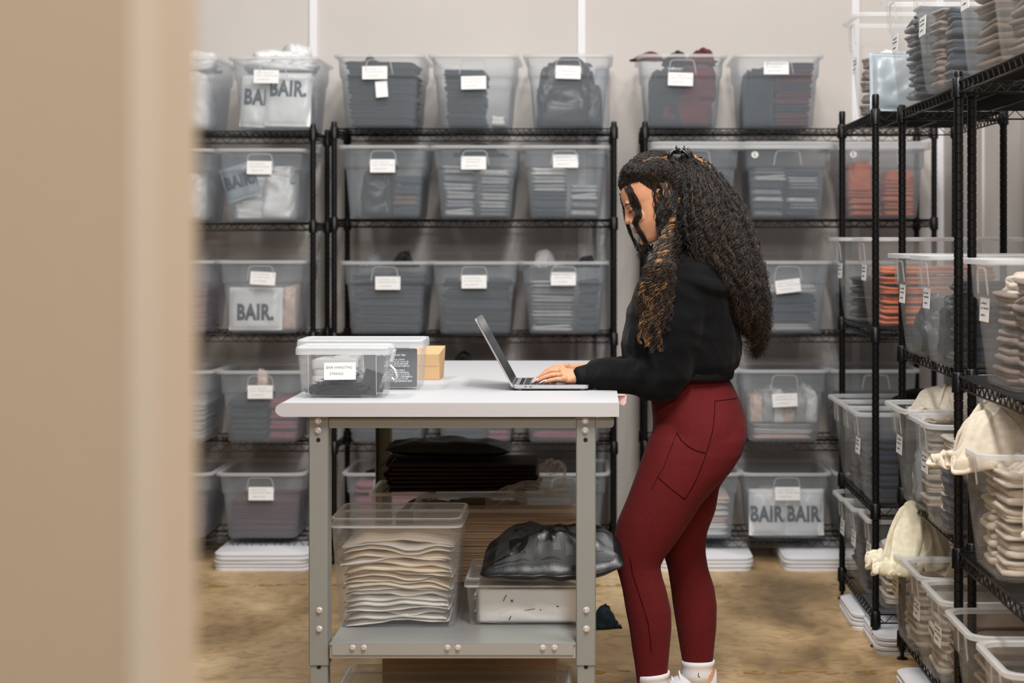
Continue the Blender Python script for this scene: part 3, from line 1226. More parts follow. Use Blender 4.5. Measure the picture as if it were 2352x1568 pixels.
# third shelves
for yc, pos, cc, dz in ((7.47, 'far', 'black', .0), (7.187, 'centre', 'charcoal', 0), (6.904, 'near', 'navy', 0)):
    b = side(1, 2, yc, .912, f'of {WORD[cc]} clothes', pos, wx=.72, card=(pos == 'near'))
    b.heap(cc, -.9, .95, .014, .2, -.215, .2)
    if pos != 'near':
        b.heap('black', -.7, .9, .285, .352, -.1, .2, label=f'black garment mounded over the {pos} bin on the far right rack')
b = side(2, 2, 6.15, .94, 'of oatmeal and bagged clothes', 'far')
b.heap('grey', -.95, .2, .014, .2, -.215, .2, poly=True)
b.heap('oat', .1, .97, .014, .22, -.2, .2)
b.heap('cream', -.7, 1.0, .27, .40, -.29, .10, fine=1, label='cream sweatshirt folded over the rim behind the middle post')
b.heap('black', -.9, .5, .30, .44, .13, .27, label='black garment behind the cream sweatshirt on the middle right rack')
b = side(2, 2, 5.66, .937, 'of navy and oatmeal clothes', 'near')
b.heap('navy', .0, .97, .014, .2, -.215, .0)
b.heap('oat', -.95, .0, .014, .23, -.2, .2)
b.heap('oat', .1, .95, .014, .22, .02, .2)
b = side(3, 2, 4.885, .927, 'of cream hoodies', 'only', card=False)
b.heap('oat', -.95, -.1, .014, .24, -.215, .2, fine=2)
b.heap('oat', -.05, .98, .014, .25, -.215, .2, fine=3)
b.heap('cream', -1.15, .25, .25, .45, -.35, -.02, fine=1, rot=.2, label='large oatmeal hood flopped over the rim under the shelf edge')
b.heap('cream', .0, 1.08, .25, .385, -.22, .16, fine=4, label='cream hoodie sleeve bunched inside the near bin rim')
# bottom shelves
for yc, pos, cc in ((7.47, 'far', 'charcoal'), (7.187, 'centre', 'navy'), (6.904, 'near', 'oat')):
    b = side(1, 3, yc, (.93, .935, .95)[('far', 'centre', 'near').index(pos)], f'of {WORD[cc]} clothes', pos, wx=.72)
    b.heap(cc, -.9, .95, .014, .2, -.215, .2)
b = side(2, 3, 6.33, .955, 'of oatmeal clothes below the ivory hoodie', 'far', wx=.965)
b.heap('oat', -.9, .95, .014, .24, -.215, .2, fine=3)
b.heap('ivory', -.72, 1.05, .24, .50, -.37, -.03, fine=0, rot=.05, label='ivory hoodie piled over the rim of the middle right rack\'s far lowest bin')
b.heap('cream', -.9, .9, .25, .42, -.03, .25, fine=4, label='cream cloth behind the ivory hoodie on the middle right rack')
b.heap('black', .5, 1.0, .27, .36, -.1, .2, label='black garment between the ivory hoodie and the rim')
b = side(2, 3, 5.94, .96, 'of oatmeal cord clothes', 'centre', wx=.965)
b.heap('oat', -.9, .95, .014, .2, -.215, .2, fine=2)
b = side(2, 3, 5.55, .955, 'of brown clothes', 'near', wx=.965)
b.heap('brown', -.9, .95, .014, .22, -.215, .2, fine=1)
b = side(3, 3, 5.02, .93, 'of brown hooded tops', 'far', card=False)
b.heap('brown', -.9, .95, .014, .24, -.215, .2, fine=4)
b.heap('brown', -.8, .9, .25, .37, -.1, .2, fine=2, label='brown hood rising out of the near right rack\'s lowest bin')
b = side(3, 3, 4.60, .93, 'of brown and oatmeal tops', 'near', card=False)
b.heap('brown', -.9, .95, .014, .22, -.215, .2, fine=3)
b.heap('cream', -.9, .6, .25, .36, -.2, .1, fine=0, label='cream cuff curling over the rim in the lower picture corner')


# drawstring on the near bin of hoodies
q = MB()
pts = [(1.045, 4.684, .845), (1.043, 4.681, .865), (1.040, 4.679, .872), (1.036, 4.677, .860), (1.034, 4.676, .82), (1.035, 4.676, .78), (1.031, 4.676, .735), (1.033, 4.676, .70)]
q.tube(pts, .0045, 7)
for k in range(3):
    a = k * 2.1
    q.tube([(1.033, 4.676, .702), (1.033 + .010 * math.cos(a), 4.674, .694 + .006 * math.sin(a)), (1.033 + .003 * math.cos(a + 1), 4.674, .684)], .005, 7)
o = q.build('drawstring', MATS['cloth_white'], smooth=True)
tag(o, 'knotted white drawstring hanging outside the bin of cream hoodies', 'drawstring')

# ---- stacks of lids on the floor
LIDM = None


def lid_stack(x, y, n, rz, group, label, pitch=.0155, z0=0.0):
    global LIDM
    if LIDM is None:
        b_ = MB()
        b_.loft([rrect(hw, hd, r, z) for z, hw, hd, r in ((.0, .196, .270, .05), (.0, .203, .278, .05), (.009, .2035, .2785, .05), (.012, .200, .275, .05),
                                                        (.012, .186, .262, .045), (.0155, .180, .256, .045))])
        LIDM = b_.mesh('bin_lid')
        LIDM.materials.append(lid_white)
        smooth_by_angle(LIDM, 35)
    rr = random.Random(int(x * 100) + n)
    for i in range(n):
        o = bpy.data.objects.new('bin_lid', LIDM)
        o.location = (x + (rr.random() - .5) * .006, y + (rr.random() - .5) * .008, z0 + pitch * i)
        o.rotation_euler = (0, 0, rz + (rr.random() - .5) * .02)
        COL.objects.link(o)
        tag(o, label, 'lid', group)


lid_stack((597 - CX) / 545, 8.27 + .28, 5, 0, 'lids under the left back rack', 'white bin lid in the stack on the floor under the left back rack')
lid_stack((1620 - CX) / 545, 8.27 + .28, 4, 0, 'lids under the right back rack behind her legs', 'white bin lid in the floor stack under the right back rack behind her legs', .0155)
lid_stack((1912 - CX) / 545, 8.27 + .28, 4, 0, 'lids under the right back rack corner', 'white bin lid in the floor stack at the right back rack\'s corner end')
lid_stack(1.21, 7.22, 4, -math.pi / 2, 'lids under the far right rack, far stack', 'white bin lid in the far stack under the far right rack', .0155)
lid_stack(1.24, 6.80, 4, -math.pi / 2, 'lids under the far right rack, near stack', 'white bin lid in the near stack under the far right rack', .0155)
lid_stack(1.24, 6.02, 3, -math.pi / 2, 'lids under the middle right rack, far stack', 'white bin lid in the far stack under the middle right rack', .0155)
lid_stack(1.25, 5.58, 3, -math.pi / 2, 'lids under the middle right rack, near stack', 'white bin lid in the near stack under the middle right rack', .0155)
# ------------------------------------------------------------------ workbench
TZ = .966            # worktop surface
TY0, TY1 = 5.208, 7.03
TX0, TX1 = -.8426, .0718
steel = mat('grey_enamel_steel', (134, 136, 133), 0.42, 0, .5, 0.03, 400, 0.02, 30)
steel_shelf = mat('grey_shelf_steel', (150, 150, 148), 0.3, 0, .6)
zinc = mat('zinc_bolt', (232, 233, 236), 0.38, .9)
laminate = mat('white_laminate', (188, 188, 191), 0.5, 0, .3)
hole = mat('hole_dark', (18, 18, 18), .9)
bench = empty('workbench', (-.37, 6.1, 0))
tag(bench, 'white topped grey steel workbench in front of the woman', 'workbench')
BO = Vector((-.37, 6.1, 0))


def bench_part(mb, name, m, parent=bench, smooth=False):
    o = mb.build(name, m, parent, smooth)
    if parent is bench:
        o.data.transform(Matrix.Translation(-BO))
    return o


q = MB()
th = .037
prof = [(TX1, TZ - th), (TX1, TZ - .001), (TX1 - .001, TZ)]
for k in range(11):
    a = math.pi / 2 + math.pi * k / 10
    prof.append((TX0 + .024 + .024 * math.cos(a), TZ - th / 2 + th / 2 * math.sin(a)))
q.loft([[Vector((x, y, z)) for x, z in prof] for y in (TY0, TY1)])
o = bench_part(q, 'worktop', laminate)
fix_normals(o.data)
smooth_by_angle(o.data, 40)


def channel(x0, x1, y0, y1, z0, z1, t=.003, open_side='-x'):
    q = MB()
    if open_side == 'y+':
        q.box(((x0 + x1) / 2, y0 + t / 2, (z0 + z1) / 2), (x1 - x0, t, z1 - z0), None, .0012)
        q.box((x0 + t / 2, (y0 + y1) / 2, (z0 + z1) / 2), (t, y1 - y0, z1 - z0), None, .001)
        q.box((x1 - t / 2, (y0 + y1) / 2, (z0 + z1) / 2), (t, y1 - y0, z1 - z0), None, .001)
    else:
        q.box(((x0 + x1) / 2, y1 - t / 2, (z0 + z1) / 2), (x1 - x0, t, z1 - z0), None, .0012)
        q.box((x0 + t / 2, (y0 + y1) / 2, (z0 + z1) / 2), (t, y1 - y0, z1 - z0), None, .001)
        q.box((x1 - t / 2, (y0 + y1) / 2, (z0 + z1) / 2), (t, y1 - y0, z1 - z0), None, .001)
    return q


LXA = (-.757, -.704)
LXB = (-.043, .010)
FY, BYY = 5.235, 6.90
ZB = TZ - th


def bolt(parent, p, r=.0072):
    q = MB()
    n = 6
    q.loft([[Vector((r * 1.25 * math.cos(2 * math.pi * k / 16), y, r * 1.25 * math.sin(2 * math.pi * k / 16))) for k in range(16)] for y in (0, -.0015)])
    q.loft([[Vector((r * s * math.cos(2 * math.pi * k / n + .3), y, r * s * math.sin(2 * math.pi * k / n + .3))) for k in range(n)] for y, s in ((-.0015, 1), (-.006, 1), (-.0072, .8))])
    o = q.build('bolt', zinc, parent)
    o.location = p
    return o


def hole_disc(parent, p, r=.0058):
    q = MB()
    q.loft([[Vector((r * math.cos(2 * math.pi * k / 16), y, r * math.sin(2 * math.pi * k / 16))) for k in range(16)] for y in (0, -.0006)])
    o = q.build('bolt_hole', hole, parent)
    o.location = p


def zpx(py, Y=FY):
    return H - (py - CY) * Y / F


for (x0, x1), lean in ((LXA, .0065), (LXB, .006)):
    for front in (True, False):
        y = FY if front else BYY
        q = channel(x0, x1, y, y + .06, .262, ZB - .002, open_side='y+') if front else channel(x0, x1, y - .06, y, .262, ZB - .002, open_side='y-')
        foot = channel(x0 + .003, x1 - .003, y + .004, y + .055, .006, .30, open_side='y+') if front else channel(x0 + .003, x1 - .003, y - .055, y - .004, .006, .30, open_side='y-')
        foot.box(((x0 + x1) / 2, y + (.03 if front else -.03), .003), (.06, .07, .006))
        leg = bench_part(q, 'leg', steel)
        f_ = foot.build('leg_extension', steel, leg)
        f_.data.transform(Matrix.Translation(-BO))
        if front:
            xm = (x0 + x1) / 2
            for py in (966, 988, 1400, 1443):
                bolt(leg, Vector((xm + (.0015 if py > 1200 else -.002), y - .0002, zpx(py))) - BO)
            hole_disc(leg, Vector((xm - .001, y - .0002, zpx(1010))) - BO)
            hole_disc(leg, Vector((xm, y + .0036, .258)) - BO)
# rails under the worktop
q = MB()
q.box(((LXA[1] + LXB[0]) / 2, FY + .0015, (zpx(960) + zpx(983)) / 2), (LXB[0] - LXA[1] - .002, .003, zpx(960) - zpx(983)), None, .001)
q.box(((LXA[1] + LXB[0]) / 2, FY + .02, zpx(960) - .002), (LXB[0] - LXA[1] - .002, .036, .003))
bench_part(q, 'front_rail', steel)
q = MB()
zt_, zb_ = zpx(960), zpx(982)
pr = [(LXB[1] + .001, zt_), (LXB[1] + .001, zb_)]
for k in range(6):
    a = -math.pi / 2 + math.pi / 2 * k / 5
    pr.append((.0485 + .010 * math.cos(a), zb_ + .010 + .010 * math.sin(a)))
pr.append((.0585, zt_))
q.loft([[Vector((x, y, z)) for x, z in pr] for y in (FY + .003, FY + .0)])
o = bench_part(q, 'end_bracket', steel)
fix_normals(o.data)
for x0, x1 in (LXA, LXB):
    q = MB()
    q.box(((x0 + x1) / 2, (FY + BYY) / 2, ZB - .02), (.04, BYY - FY - .13, .036), None, .002)
    bench_part(q, 'side_rail', steel)
q = MB()
q.box(((LXA[1] + LXB[0]) / 2, BYY - .005, ZB - .02), (LXB[0] - LXA[1], .004, .034))
bench_part(q, 'back_rail', steel)
# lower shelf
SZ = .323
q = MB()
SX0, SX1 = LXA[1] + .004, LXB[0] - .001
q.box(((SX0 + SX1) / 2, (5.222 + 6.93) / 2, SZ - .0015), (SX1 - SX0, 6.93 - 5.222, .003))
q.box(((SX0 + SX1) / 2, 5.2235, (SZ + .292) / 2), (SX1 - SX0 - .012, .003, SZ - .292), None, .001)
q.box(((SX0 + SX1) / 2, 5.2275, (SZ - .002 + .283) / 2), (SX1 - SX0, .003, SZ - .285), None, .001)
for x in (SX0 + .0015, SX1 - .0015):
    q.box((x, (5.3 + 6.93) / 2, SZ - .02), (.003, 1.55, .037))
sh = bench_part(q, 'lower_shelf', steel_shelf)
for px in (810, 836, 1028, 1052, 1247, 1274):
    bolt(sh, Vector(((px - CX) / F * 5.222, 5.2218, zpx(1486, 5.222))) - BO, .0066)

# ------------------------------------------------------------------ things on the worktop
HT = TZ + .0006


def clear_box(name, x0, x1, y0, y1, z, h, taper, label, lidh=.012, lid_over=.006, r=.015, cat='plastic box', ribs=True, see=box_clear, liparm=False, lidm=None):
    cx_, cyy = (x0 + x1) / 2, (y0 + y1) / 2
    hw, hd = (x1 - x0) / 2, (y1 - y0) / 2
    root = empty(name, (cx_, cyy, z))
    tag(root, label, cat)
    b = MB()
    hb = h - lidh
    t = .002
    b.loft([rrect(hw - taper, hd - taper, r, 0.0), rrect(hw - taper * .9, hd - taper * .9, r, .003), rrect(hw, hd, r, hb),
            rrect(hw - t, hd - t, r, hb), rrect(hw - taper * .9 - t, hd - taper * .9 - t, r, .006), rrect(hw - taper - .004, hd - taper - .004, r, .004)])
    o = b.build('tub', see, root)
    smooth_by_angle(o.data, 40)
    b = MB()
    lo = lid_over
    b.loft([rrect(hw + lo * .6, hd + lo * .6, r, hb - .010), rrect(hw + lo, hd + lo, r, hb - .010), rrect(hw + lo, hd + lo, r, hb + .004), rrect(hw + lo * .7, hd + lo * .7, r, h - .001),
            rrect(hw - .004, hd - .004, r, h), rrect(hw - .008, hd - .008, r, h - .004), rrect(hw - .010, hd - .010, r, h - .004),
            rrect(hw - .008, hd - .008, r, h - .0065), rrect(hw + lo * .5, hd + lo * .5, r, h - .005), ])
    o = b.build('lid', lidm or rimmed, root)
    smooth_by_angle(o.data, 40)
    if lidm is not None:
        b = MB()
        b.loft([rrect(hw + lo + .0006, hd + lo + .0006, r, z_) for z_ in (hb - .010, hb - .004)] + [rrect(hw + lo - .001, hd + lo - .001, r, z_) for z_ in (hb - .004, hb - .010)], cap=False, closed=True)
        b.loft([rrect(hw + a_, hd + a_, r, z_) for a_, z_ in ((.0, h + .0004), (-.006, h + .0004), (-.006, h - .001), (.0, h - .001))], cap=False, closed=True)
        b.build('lid_edge', rimmed, o)
    return root, hw, hd


# front box with strings
bx, hw, hd = clear_box('plastic_box', -.806, -.560, 5.352, 5.53, HT, .141, .010, 'small clear lidded box with a handwritten card, at the worktop\'s front left', .012, .005, .012)
for x in (-.806 + .030, -.56 - .030):
    b = MB()
    b.tube([(x + .683, -.0815, .008), (x + .683, -.0905, .120)], .0011, 5)
    b.tube([(x + .683 + (.022 if x < -.7 else -.022) * -1, -.0815, .014), (x + .683, -.0815, .014)], .0010, 5)
    b.build('moulded_rib', rimmed, bx, True)
cd = card_mesh(.087, .047)
c = link('label_card', cd, None, bx, loc=(-.006, -.0888, .074))
c.rotation_euler = (-.085, -.015, 0)
t = text_mesh('BAIR HANGTAG', .0104, -.0002, .95, .0003)
t.transform(Matrix.Translation((-.002, -.0014, .010)))
link('handwriting', t, ink, c)
t = text_mesh('STRINGS', .0100, -.0002, .95, .0003)
t.transform(Matrix.Translation((-.009, -.0014, -.007)))
link('handwriting', t, ink, c)
b = MB()   # latch on the right end
b.box((.130, 0, .112), (.008, .05, .034), Matrix.Rotation(.25, 3, 'Y'), .002)
b.box((.127, 0, .135), (.012, .05, .006), None, .002)
b.build('latch', rimmed, bx)
b = MB()   # rope handle
b.tube([(.125, -.02, .085), (.138, -.035, .075), (.142, -.02, .055), (.136, .0, .04), (.126, .012, .048)], .0035, 7)
b.build('cord_handle', MATS['cloth_white'], bx, True)
# strings inside: one tangled mass
b = MB()
rr = random.Random(5)
for i in range(520):
    x, y = rr.uniform(-.105, .105), rr.uniform(-.070, .070)
    hmax = .012 + .050 * max(0, 1 - ((x - .01) / .12) ** 2) * rr.random()
    z = .008 + hmax * rr.random() ** .6
    a = rr.random() * 6.28
    ln = rr.uniform(.010, .026)
    p0 = Vector((x, y, z))
    pts = []
    for k in range(5):
        s = k / 4 - .5
        pts.append(p0 + Vector((math.cos(a + s * 1.6) * s * ln, math.sin(a + s * 1.6) * s * ln * .7, rr.uniform(-.003, .003))))
    for p in pts:
        p.x = max(-.108, min(.108, p.x)); p.y = max(-.073, min(.073, p.y)); p.z = max(.0065, p.z)
    b.tube(pts, .0008, 4)
for i in range(130):
    x, y = rr.uniform(-.10, .095), rr.uniform(-.072, .068)
    R_ = Matrix.Rotation(rr.random() * 6, 3, 'Z') @ Matrix.Rotation(rr.uniform(.2, 1.4), 3, 'X')
    b.box((x, y, .010 + rr.random() * .038 * max(.2, 1 - (x / .11) ** 2)), (.0085, .0085, .0012), R_)
base = heap_mesh(7.7, (40, 14), .2)
o = bpy.data.objects.new('hangtag_strings', b.mesh('hangtag_strings'))
o.data.materials.append(mat('string_black', (34, 36, 40), .6))
o.location = bx.location
COL.objects.link(o)
tag(o, 'tangle of black hangtag strings with small square clips in the small clear box', 'strings', kind='stuff')
o = soft('cord_tangle', base, MATS['cloth_charcoal'], Vector(bx.location) + Vector((0, 0, .0065)), 0, (.20, .135, .040))
tag(o, 'dark mound of string at the bottom of the small clear box', 'strings', kind='stuff')
o = soft('zip_bag', pillow_mesh(.07, .085, .010, 2.2, 14), film, Vector(bx.location) + Vector((.066, -.035, .032)), 0, (1, 1, 1), (1.15, .45, .1))
tag(o, 'torn clear bag of strings leaning inside the small clear box', 'bag')
o = soft('black_card', MB().box((0, 0, 0), (.05, .002, .062)).mesh('black_card'), mat('card_charcoal', (46, 48, 54), .6), Vector(bx.location) + Vector((.075, -.050, .042)), 0, (1, 1, 1), (-.2, .35, .1))
tag(o, 'dark grey card slipped among the strings in the small clear box', 'card')

# rear box with printed cards
bx2, hw, hd = clear_box('plastic_box', -.846, -.492, 5.648, 5.86, HT, .145, .010, 'larger clear lidded box behind the handwritten one on the worktop', .014, .006, .012)
o = soft('printed_card', MB().box((0, 0, 0), (.150, .004, .108), None, .001).mesh('printed_card'), mat('card_grey', (84, 90, 98), .55),
         Vector((-.583, 5.672, HT + .0615)), 0, (1, 1, 1), (-.06, 0, .02))
tag(o, 'dark grey card printed with small upside-down white text inside the rear box', 'card')
txt = 'BAIR REPRESENTS ALL WOMEN\nALL IN YOUR JOURNEY\nCOMMUNITY AND YOUR GOAL\nOR IF IT\'S YOUR FIRST STEP\nEXPERIENCE AND YOUR\nLOOK AND FEEL\n\nWOMEN SHOULD BE ABLE\nBEAR BECAUSE WE ARE\nBE WITH US EVERY DAY\nWANT TO BE IT'
t = text_mesh(txt, .0062, .0001, 1.0, 0.0, 1.0, 1.0)
t.transform(Matrix.Rotation(math.pi, 4, 'Y') @ Matrix.Translation((-.018, 0, .004)))
t.transform(Matrix.Translation((0, -.0024, -.002)))
link('printed_text', t, white_card, o)
t = text_mesh('FEEL CONFIDENT. FEEL BAIR.', .0066, .0003, 1.0, 0.0)
t.transform(Matrix.Rotation(math.pi, 4, 'Y'))
t.transform(Matrix.Translation((.0, -.0024, .038)))
link('printed_text', t, white_card, o)
for i in range(5):
    q = soft('printed_card', o.data, MATS['card_grey'], Vector((-.583 - .002 * i, 5.684 + .010 * i, HT + .0615)), 0, (1, 1, 1), (-.06, 0, .02))
    tag(q, 'plain dark grey card in the row behind the front printed card', 'card', 'grey cards in the rear box')
o = soft('folded_leaflet', SLABS[1], MATS['poly_white'], Vector((-.745, 5.75, HT + .007)), 0, (.45, .4, 1.6))
tag(o, 'white folded leaflets in the left half of the rear clear box', 'leaflet')
# small carton
b = MB()
x0, x1, y0, y1, z0, zf, zb = -.575, -.472, 6.06, 6.20, HT, HT + .079, HT + .098
fr = [(x0, y0, z0), (x1, y0, z0), (x1 - .001, y0, zf), (x0, y0, zf)]
bk = [(x0, y1, z0), (x1 + .002, y1, z0), (x1 + .008, y1, zb), (x0, y1, zb)]
b.add(fr + bk, [(0, 1, 2, 3), (5, 4, 7, 6), (1, 5, 6, 2), (4, 0, 3, 7), (3, 2, 6, 7), (4, 5, 1, 0)])
kraft = mat('kraft_board', (205, 168, 126), .8, 0, .2, .1, 120, .05, 20)
o = b.build('cardboard_carton', kraft)
o.data.transform(Matrix.Translation((.52, -6.1, -HT)))
o.location = (-.52, 6.1, HT)
tag(o, 'small plain cardboard carton behind the clear boxes on the worktop', 'carton')
b = MB()
b.box((-.004, -.0405, .060), (.1, .0012, .036), None, .0005)
b.build('flap', kraft, o)

# laptop
alu = mat('brushed_aluminium', (206, 206, 208), .32, .85)
key_m = mat('laptop_keys', (30, 30, 33), .5)
glass_m = mat('laptop_screen', (14, 15, 18), .12, 0, .6)
LX0, LX1, LY0, LY1 = -.2275, -.0095, 5.628, 5.932
lap = empty('laptop', ((LX0 + LX1) / 2, (LY0 + LY1) / 2, HT))
tag(lap, 'open silver laptop under the woman\'s hands on the worktop', 'laptop')
b = MB()
hw, hd = (LX1 - LX0) / 2, (LY1 - LY0) / 2
b.loft([rrect(hw - .006, hd - .006, .010, .0025), rrect(hw - .001, hd - .001, .012, .006), rrect(hw, hd, .012, .010), rrect(hw, hd, .012, .0148), rrect(hw - .0006, hd - .0006, .012, .0155)])
for sx in (-1, 1):
    for sy in (-1, 1):
        b.loft([[Vector((sx * .09 + .007 * math.cos(a * .7854), sy * .13 + .007 * math.sin(a * .7854), z)) for a in range(8)] for z in (0, .003)])
base_o = b.build('base', alu, lap)
smooth_by_angle(base_o.data, 40)
b = MB()
for px in (1207, 1219):
    b.box(((px - CX) / 800 - (LX0 + LX1) / 2, -hd - .0002, .0105), (.0065, .001, .0022), None, .0004)
b.build('port', hole, base_o)
b = MB()
kx0 = -hw + .030
for r_ in range(5):
    for c_ in range(14):
        b.box((kx0 + .0095 + r_ * .019, -hd + .020 + .0095 + c_ * .0188, .0159), (.0165, .0163, .0010), None, .0005)
b.box((kx0 + 5 * .019 + .0095, 0, .0159), (.0165, .10, .0010), None, .0005)
b.build('keyboard', key_m, base_o)
b = MB()
b.box((hw - .040, 0, .0156), (.066, .12, .0006), None, .0003)
b.build('trackpad', alu, base_o)
b = MB()
b.box((kx0 - .008, 0, .0158), (.011, .25, .0008), None, .0004)
b.build('touch_strip', glass_m, base_o)
b = MB()
b.tube([(-hw + .003, -hd + .03, .0125), (-hw + .003, hd - .03, .0125)], .0042, 10)
b.build('hinge', key_m, base_o, True)
ang = math.atan2(.109, .199)
R_ = Matrix.Rotation(-ang, 4, 'Y')
b = MB()
b.loft([[Vector((x, p.x, p.y)) for p in [Vector((q_.y, q_.x)) for q_ in rrect(.113, hd, .010, 0)]] for x in (-.0025, .0025)])
me = b.mesh('screen_lid')
me.transform(Matrix.Translation((0, 0, .113)))
me.transform(R_)
me.transform(Matrix.Translation((-hw + .0005, 0, .0075)))
fix_normals(me)
so = link('screen_lid', me, alu, lap)
b = MB()
b.box((.0029, 0, .116), (.0008, .290, .205))
me = b.mesh('screen')
me.transform(R_)
me.transform(Matrix.Translation((-hw + .0005, 0, .0075)))
link('screen', me, glass_m, so)
# slip of pink paper over the bench edge
b = MB()
pp = [Vector(v) for v in ((.0735, 5.62, .952), (.0995, 5.60, .955), (.0965, 5.60, .932), (.090, 5.605, .925), (.0745, 5.62, .930))]
b.loft([[p + Vector((0, d, 0)) for p in pp] for d in (-.0008, .0008)])
b.box((.080, 5.611, .9553), (.030, .022, .002))
o = b.build('paper_slip', mat('pink_paper', (250, 214, 208), .7))
o.data.transform(Matrix.Translation((-.08, -5.61, -.94)))
o.location = (.08, 5.61, .94)
tag(o, 'small pink paper slip at the worktop corner under her sleeve', 'paper')

# ------------------------------------------------------------------ lower shelf of the bench
HS = SZ + .0006
mb_, hw, hd = clear_box('plastic_box', -.724, -.364, 5.418, 5.745, HS, .305, .020, 'tall clear lidded box of white mailers on the bench\'s lower shelf', .016, .004, .03, 'plastic box', lidm=box_clear)
rr = random.Random(3)
white_mail = mat('mailer_white', (238, 234, 228), .5, 0, .35, .25, 30)
cream_mail = mat('mailer_cream', (236, 222, 200), .5, 0, .35, .25, 30)
FLATS = []


def flat_mesh(seed, w=.30, d=.25, h=.011):
    """a flat empty poly mailer with sagging, wavy edges"""
    n, m = 30, 12
    vs_, fs = [], []
    for side in (0, 1):
        for j in range(m + 1):
            for i in range(n + 1):
                x, y = (i / n - .5) * w, (j / m - .5) * d
                u = (i / n - .5) * 2
                wav = .017 * noise.noise(Vector((x * 9 + seed * 3, y * 3, seed))) + .0018 * noise.noise(Vector((x * 30, y * 8, seed * 2)))
                sag = -.014 * max(0, abs(u) - .55) ** 1.5 * 2 * (1 if seed % 2 else .4)
                ed = (1 - abs(u) ** 6) * (1 - abs((j / m - .5) * 2) ** 8)
                z = wav + sag + (h * ed if side else 0)
                vs_.append(Vector((x + .004 * noise.noise(Vector((y * 9, seed, 1))), y + .006 * noise.noise(Vector((x * 14, seed, 2))), z)))
    M_ = (n + 1) * (m + 1)
    for side in (0, 1):
        for j in range(m):
            for i in range(n):
                a = side * M_ + j * (n + 1) + i
                q_ = (a, a + 1, a + n + 2, a + n + 1)
                fs.append(q_ if side else q_[::-1])
    ed_ = [i for i in range(n + 1)] + [(n + 1) * j + n for j in range(1, m + 1)] + [(n + 1) * m + i for i in range(n - 1, -1, -1)] + [(n + 1) * j for j in range(m - 1, 0, -1)]
    for k in range(len(ed_)):
        a, c_ = ed_[k], ed_[(k + 1) % len(ed_)]
        fs.append((a, c_, c_ + M_, a + M_))
    b_ = MB()
    b_.add(vs_, fs)
    me_ = b_.mesh('flat_mailer')
    fix_normals(me_)
    me_.polygons.foreach_set('use_smooth', [True] * len(me_.polygons))
    return me_


for s_ in range(6):
    FLATS.append(flat_mesh(s_ + 1))
N_ = 19
for i in range(N_):
    z = .010 + i * .0122
    f_ = i / N_
    mm = white_mail if f_ < .42 or rr.random() < .25 else cream_mail
    o = soft('flat_mailer', FLATS[rr.randrange(6)], mm, Vector(mb_.location) + Vector(((rr.random() - .5) * .012, (rr.random() - .5) * .01 - .008, z + .004)), (rr.random() - .5) * .04 + (math.pi if rr.random() < .5 else 0),
             (.95 + .08 * f_, 1.0, 1.0 + .35 * f_))
    tag(o, 'cream white empty mailer in the tall clear box on the lower shelf', 'mailer', 'flat mailers in the tall clear box')
lb, hw, hd = clear_box('plastic_box', -.352, -.004, 5.466, 5.80, HS, .131, .010, 'low clear box of white mailers, right on the bench\'s lower shelf', .014, .005, .015, lidm=box_clear)
mail_print = mat('mailer_print', (60, 60, 62), .6)
for i in range(8):
    o = soft('flat_mailer', FLATS[rr.randrange(6)], white_mail if i < 6 else cream_mail, Vector(lb.location) + Vector(((rr.random() - .5) * .01 + .004, -.012, .009 + i * .0112)), (rr.random() - .5) * .02, (1.02, 1.1, 1.0))
    tag(o, 'white empty mailer in the low clear box on the lower shelf', 'mailer', 'flat mailers in the low clear box')
# printed marks belong to the top mailer of the low box
pm_ = soft('folded_mailer', pillow_mesh(.30, .098, .020, 6.1, 20, .10), white_mail, Vector(lb.location) + Vector((.004, -.140, .054)), 0, (1, 1, 1), (math.pi / 2 - .06, 0, 0))
tag(pm_, 'white mailer with small black printed marks against the front of the low box', 'mailer')
marks = MB()
for x_, z_, w_, h_, a_ in ((-.07, .020, .020, .0025, 1.1), (-.05, .012, .006, .007, 0), (.03, -.008, .004, .012, .1), (.075, -.006, .012, .009, .1), (-.055, -.034, .014, .0025, 1.1), (.0, -.012, .03, .0015, .15)):
    marks.box((x_, z_, .0195), (w_, h_, .0006), Matrix.Rotation(a_, 3, 'Z'))
marks.build('printed_mark', mail_print, pm_)

# black poly bag on top of the low box
bag_m = mat('glossy_black_poly', (16, 17, 20), .34, 0, .4, .6, 22, 0)
bg = empty('poly_bag', (-.110, 5.50, HS + .1318))
tag(bg, 'glossy black filled poly bag with large printed letters on the lower shelf', 'bag')
me = pillow_mesh(.40, .21, .125, 4.4, 40, .13, .16)
for v in me.vertices:
    if v.co.x > .09:
        v.co.z += (v.co.x - .09) * .25
    v.co.z += .006 * noise.noise(v.co * 22)
    v.co.z = max(0.0, v.co.z)
bo = link('bag', me, bag_m, bg)
bv = BVHTree.FromPolygons([v.co.copy() for v in me.vertices], [tuple(p.vertices) for p in me.polygons])
letter_m = mat('matt_black_print', (5, 5, 6), .35)
grey_m = mat('grey_print_panel', (46, 48, 52), .45)


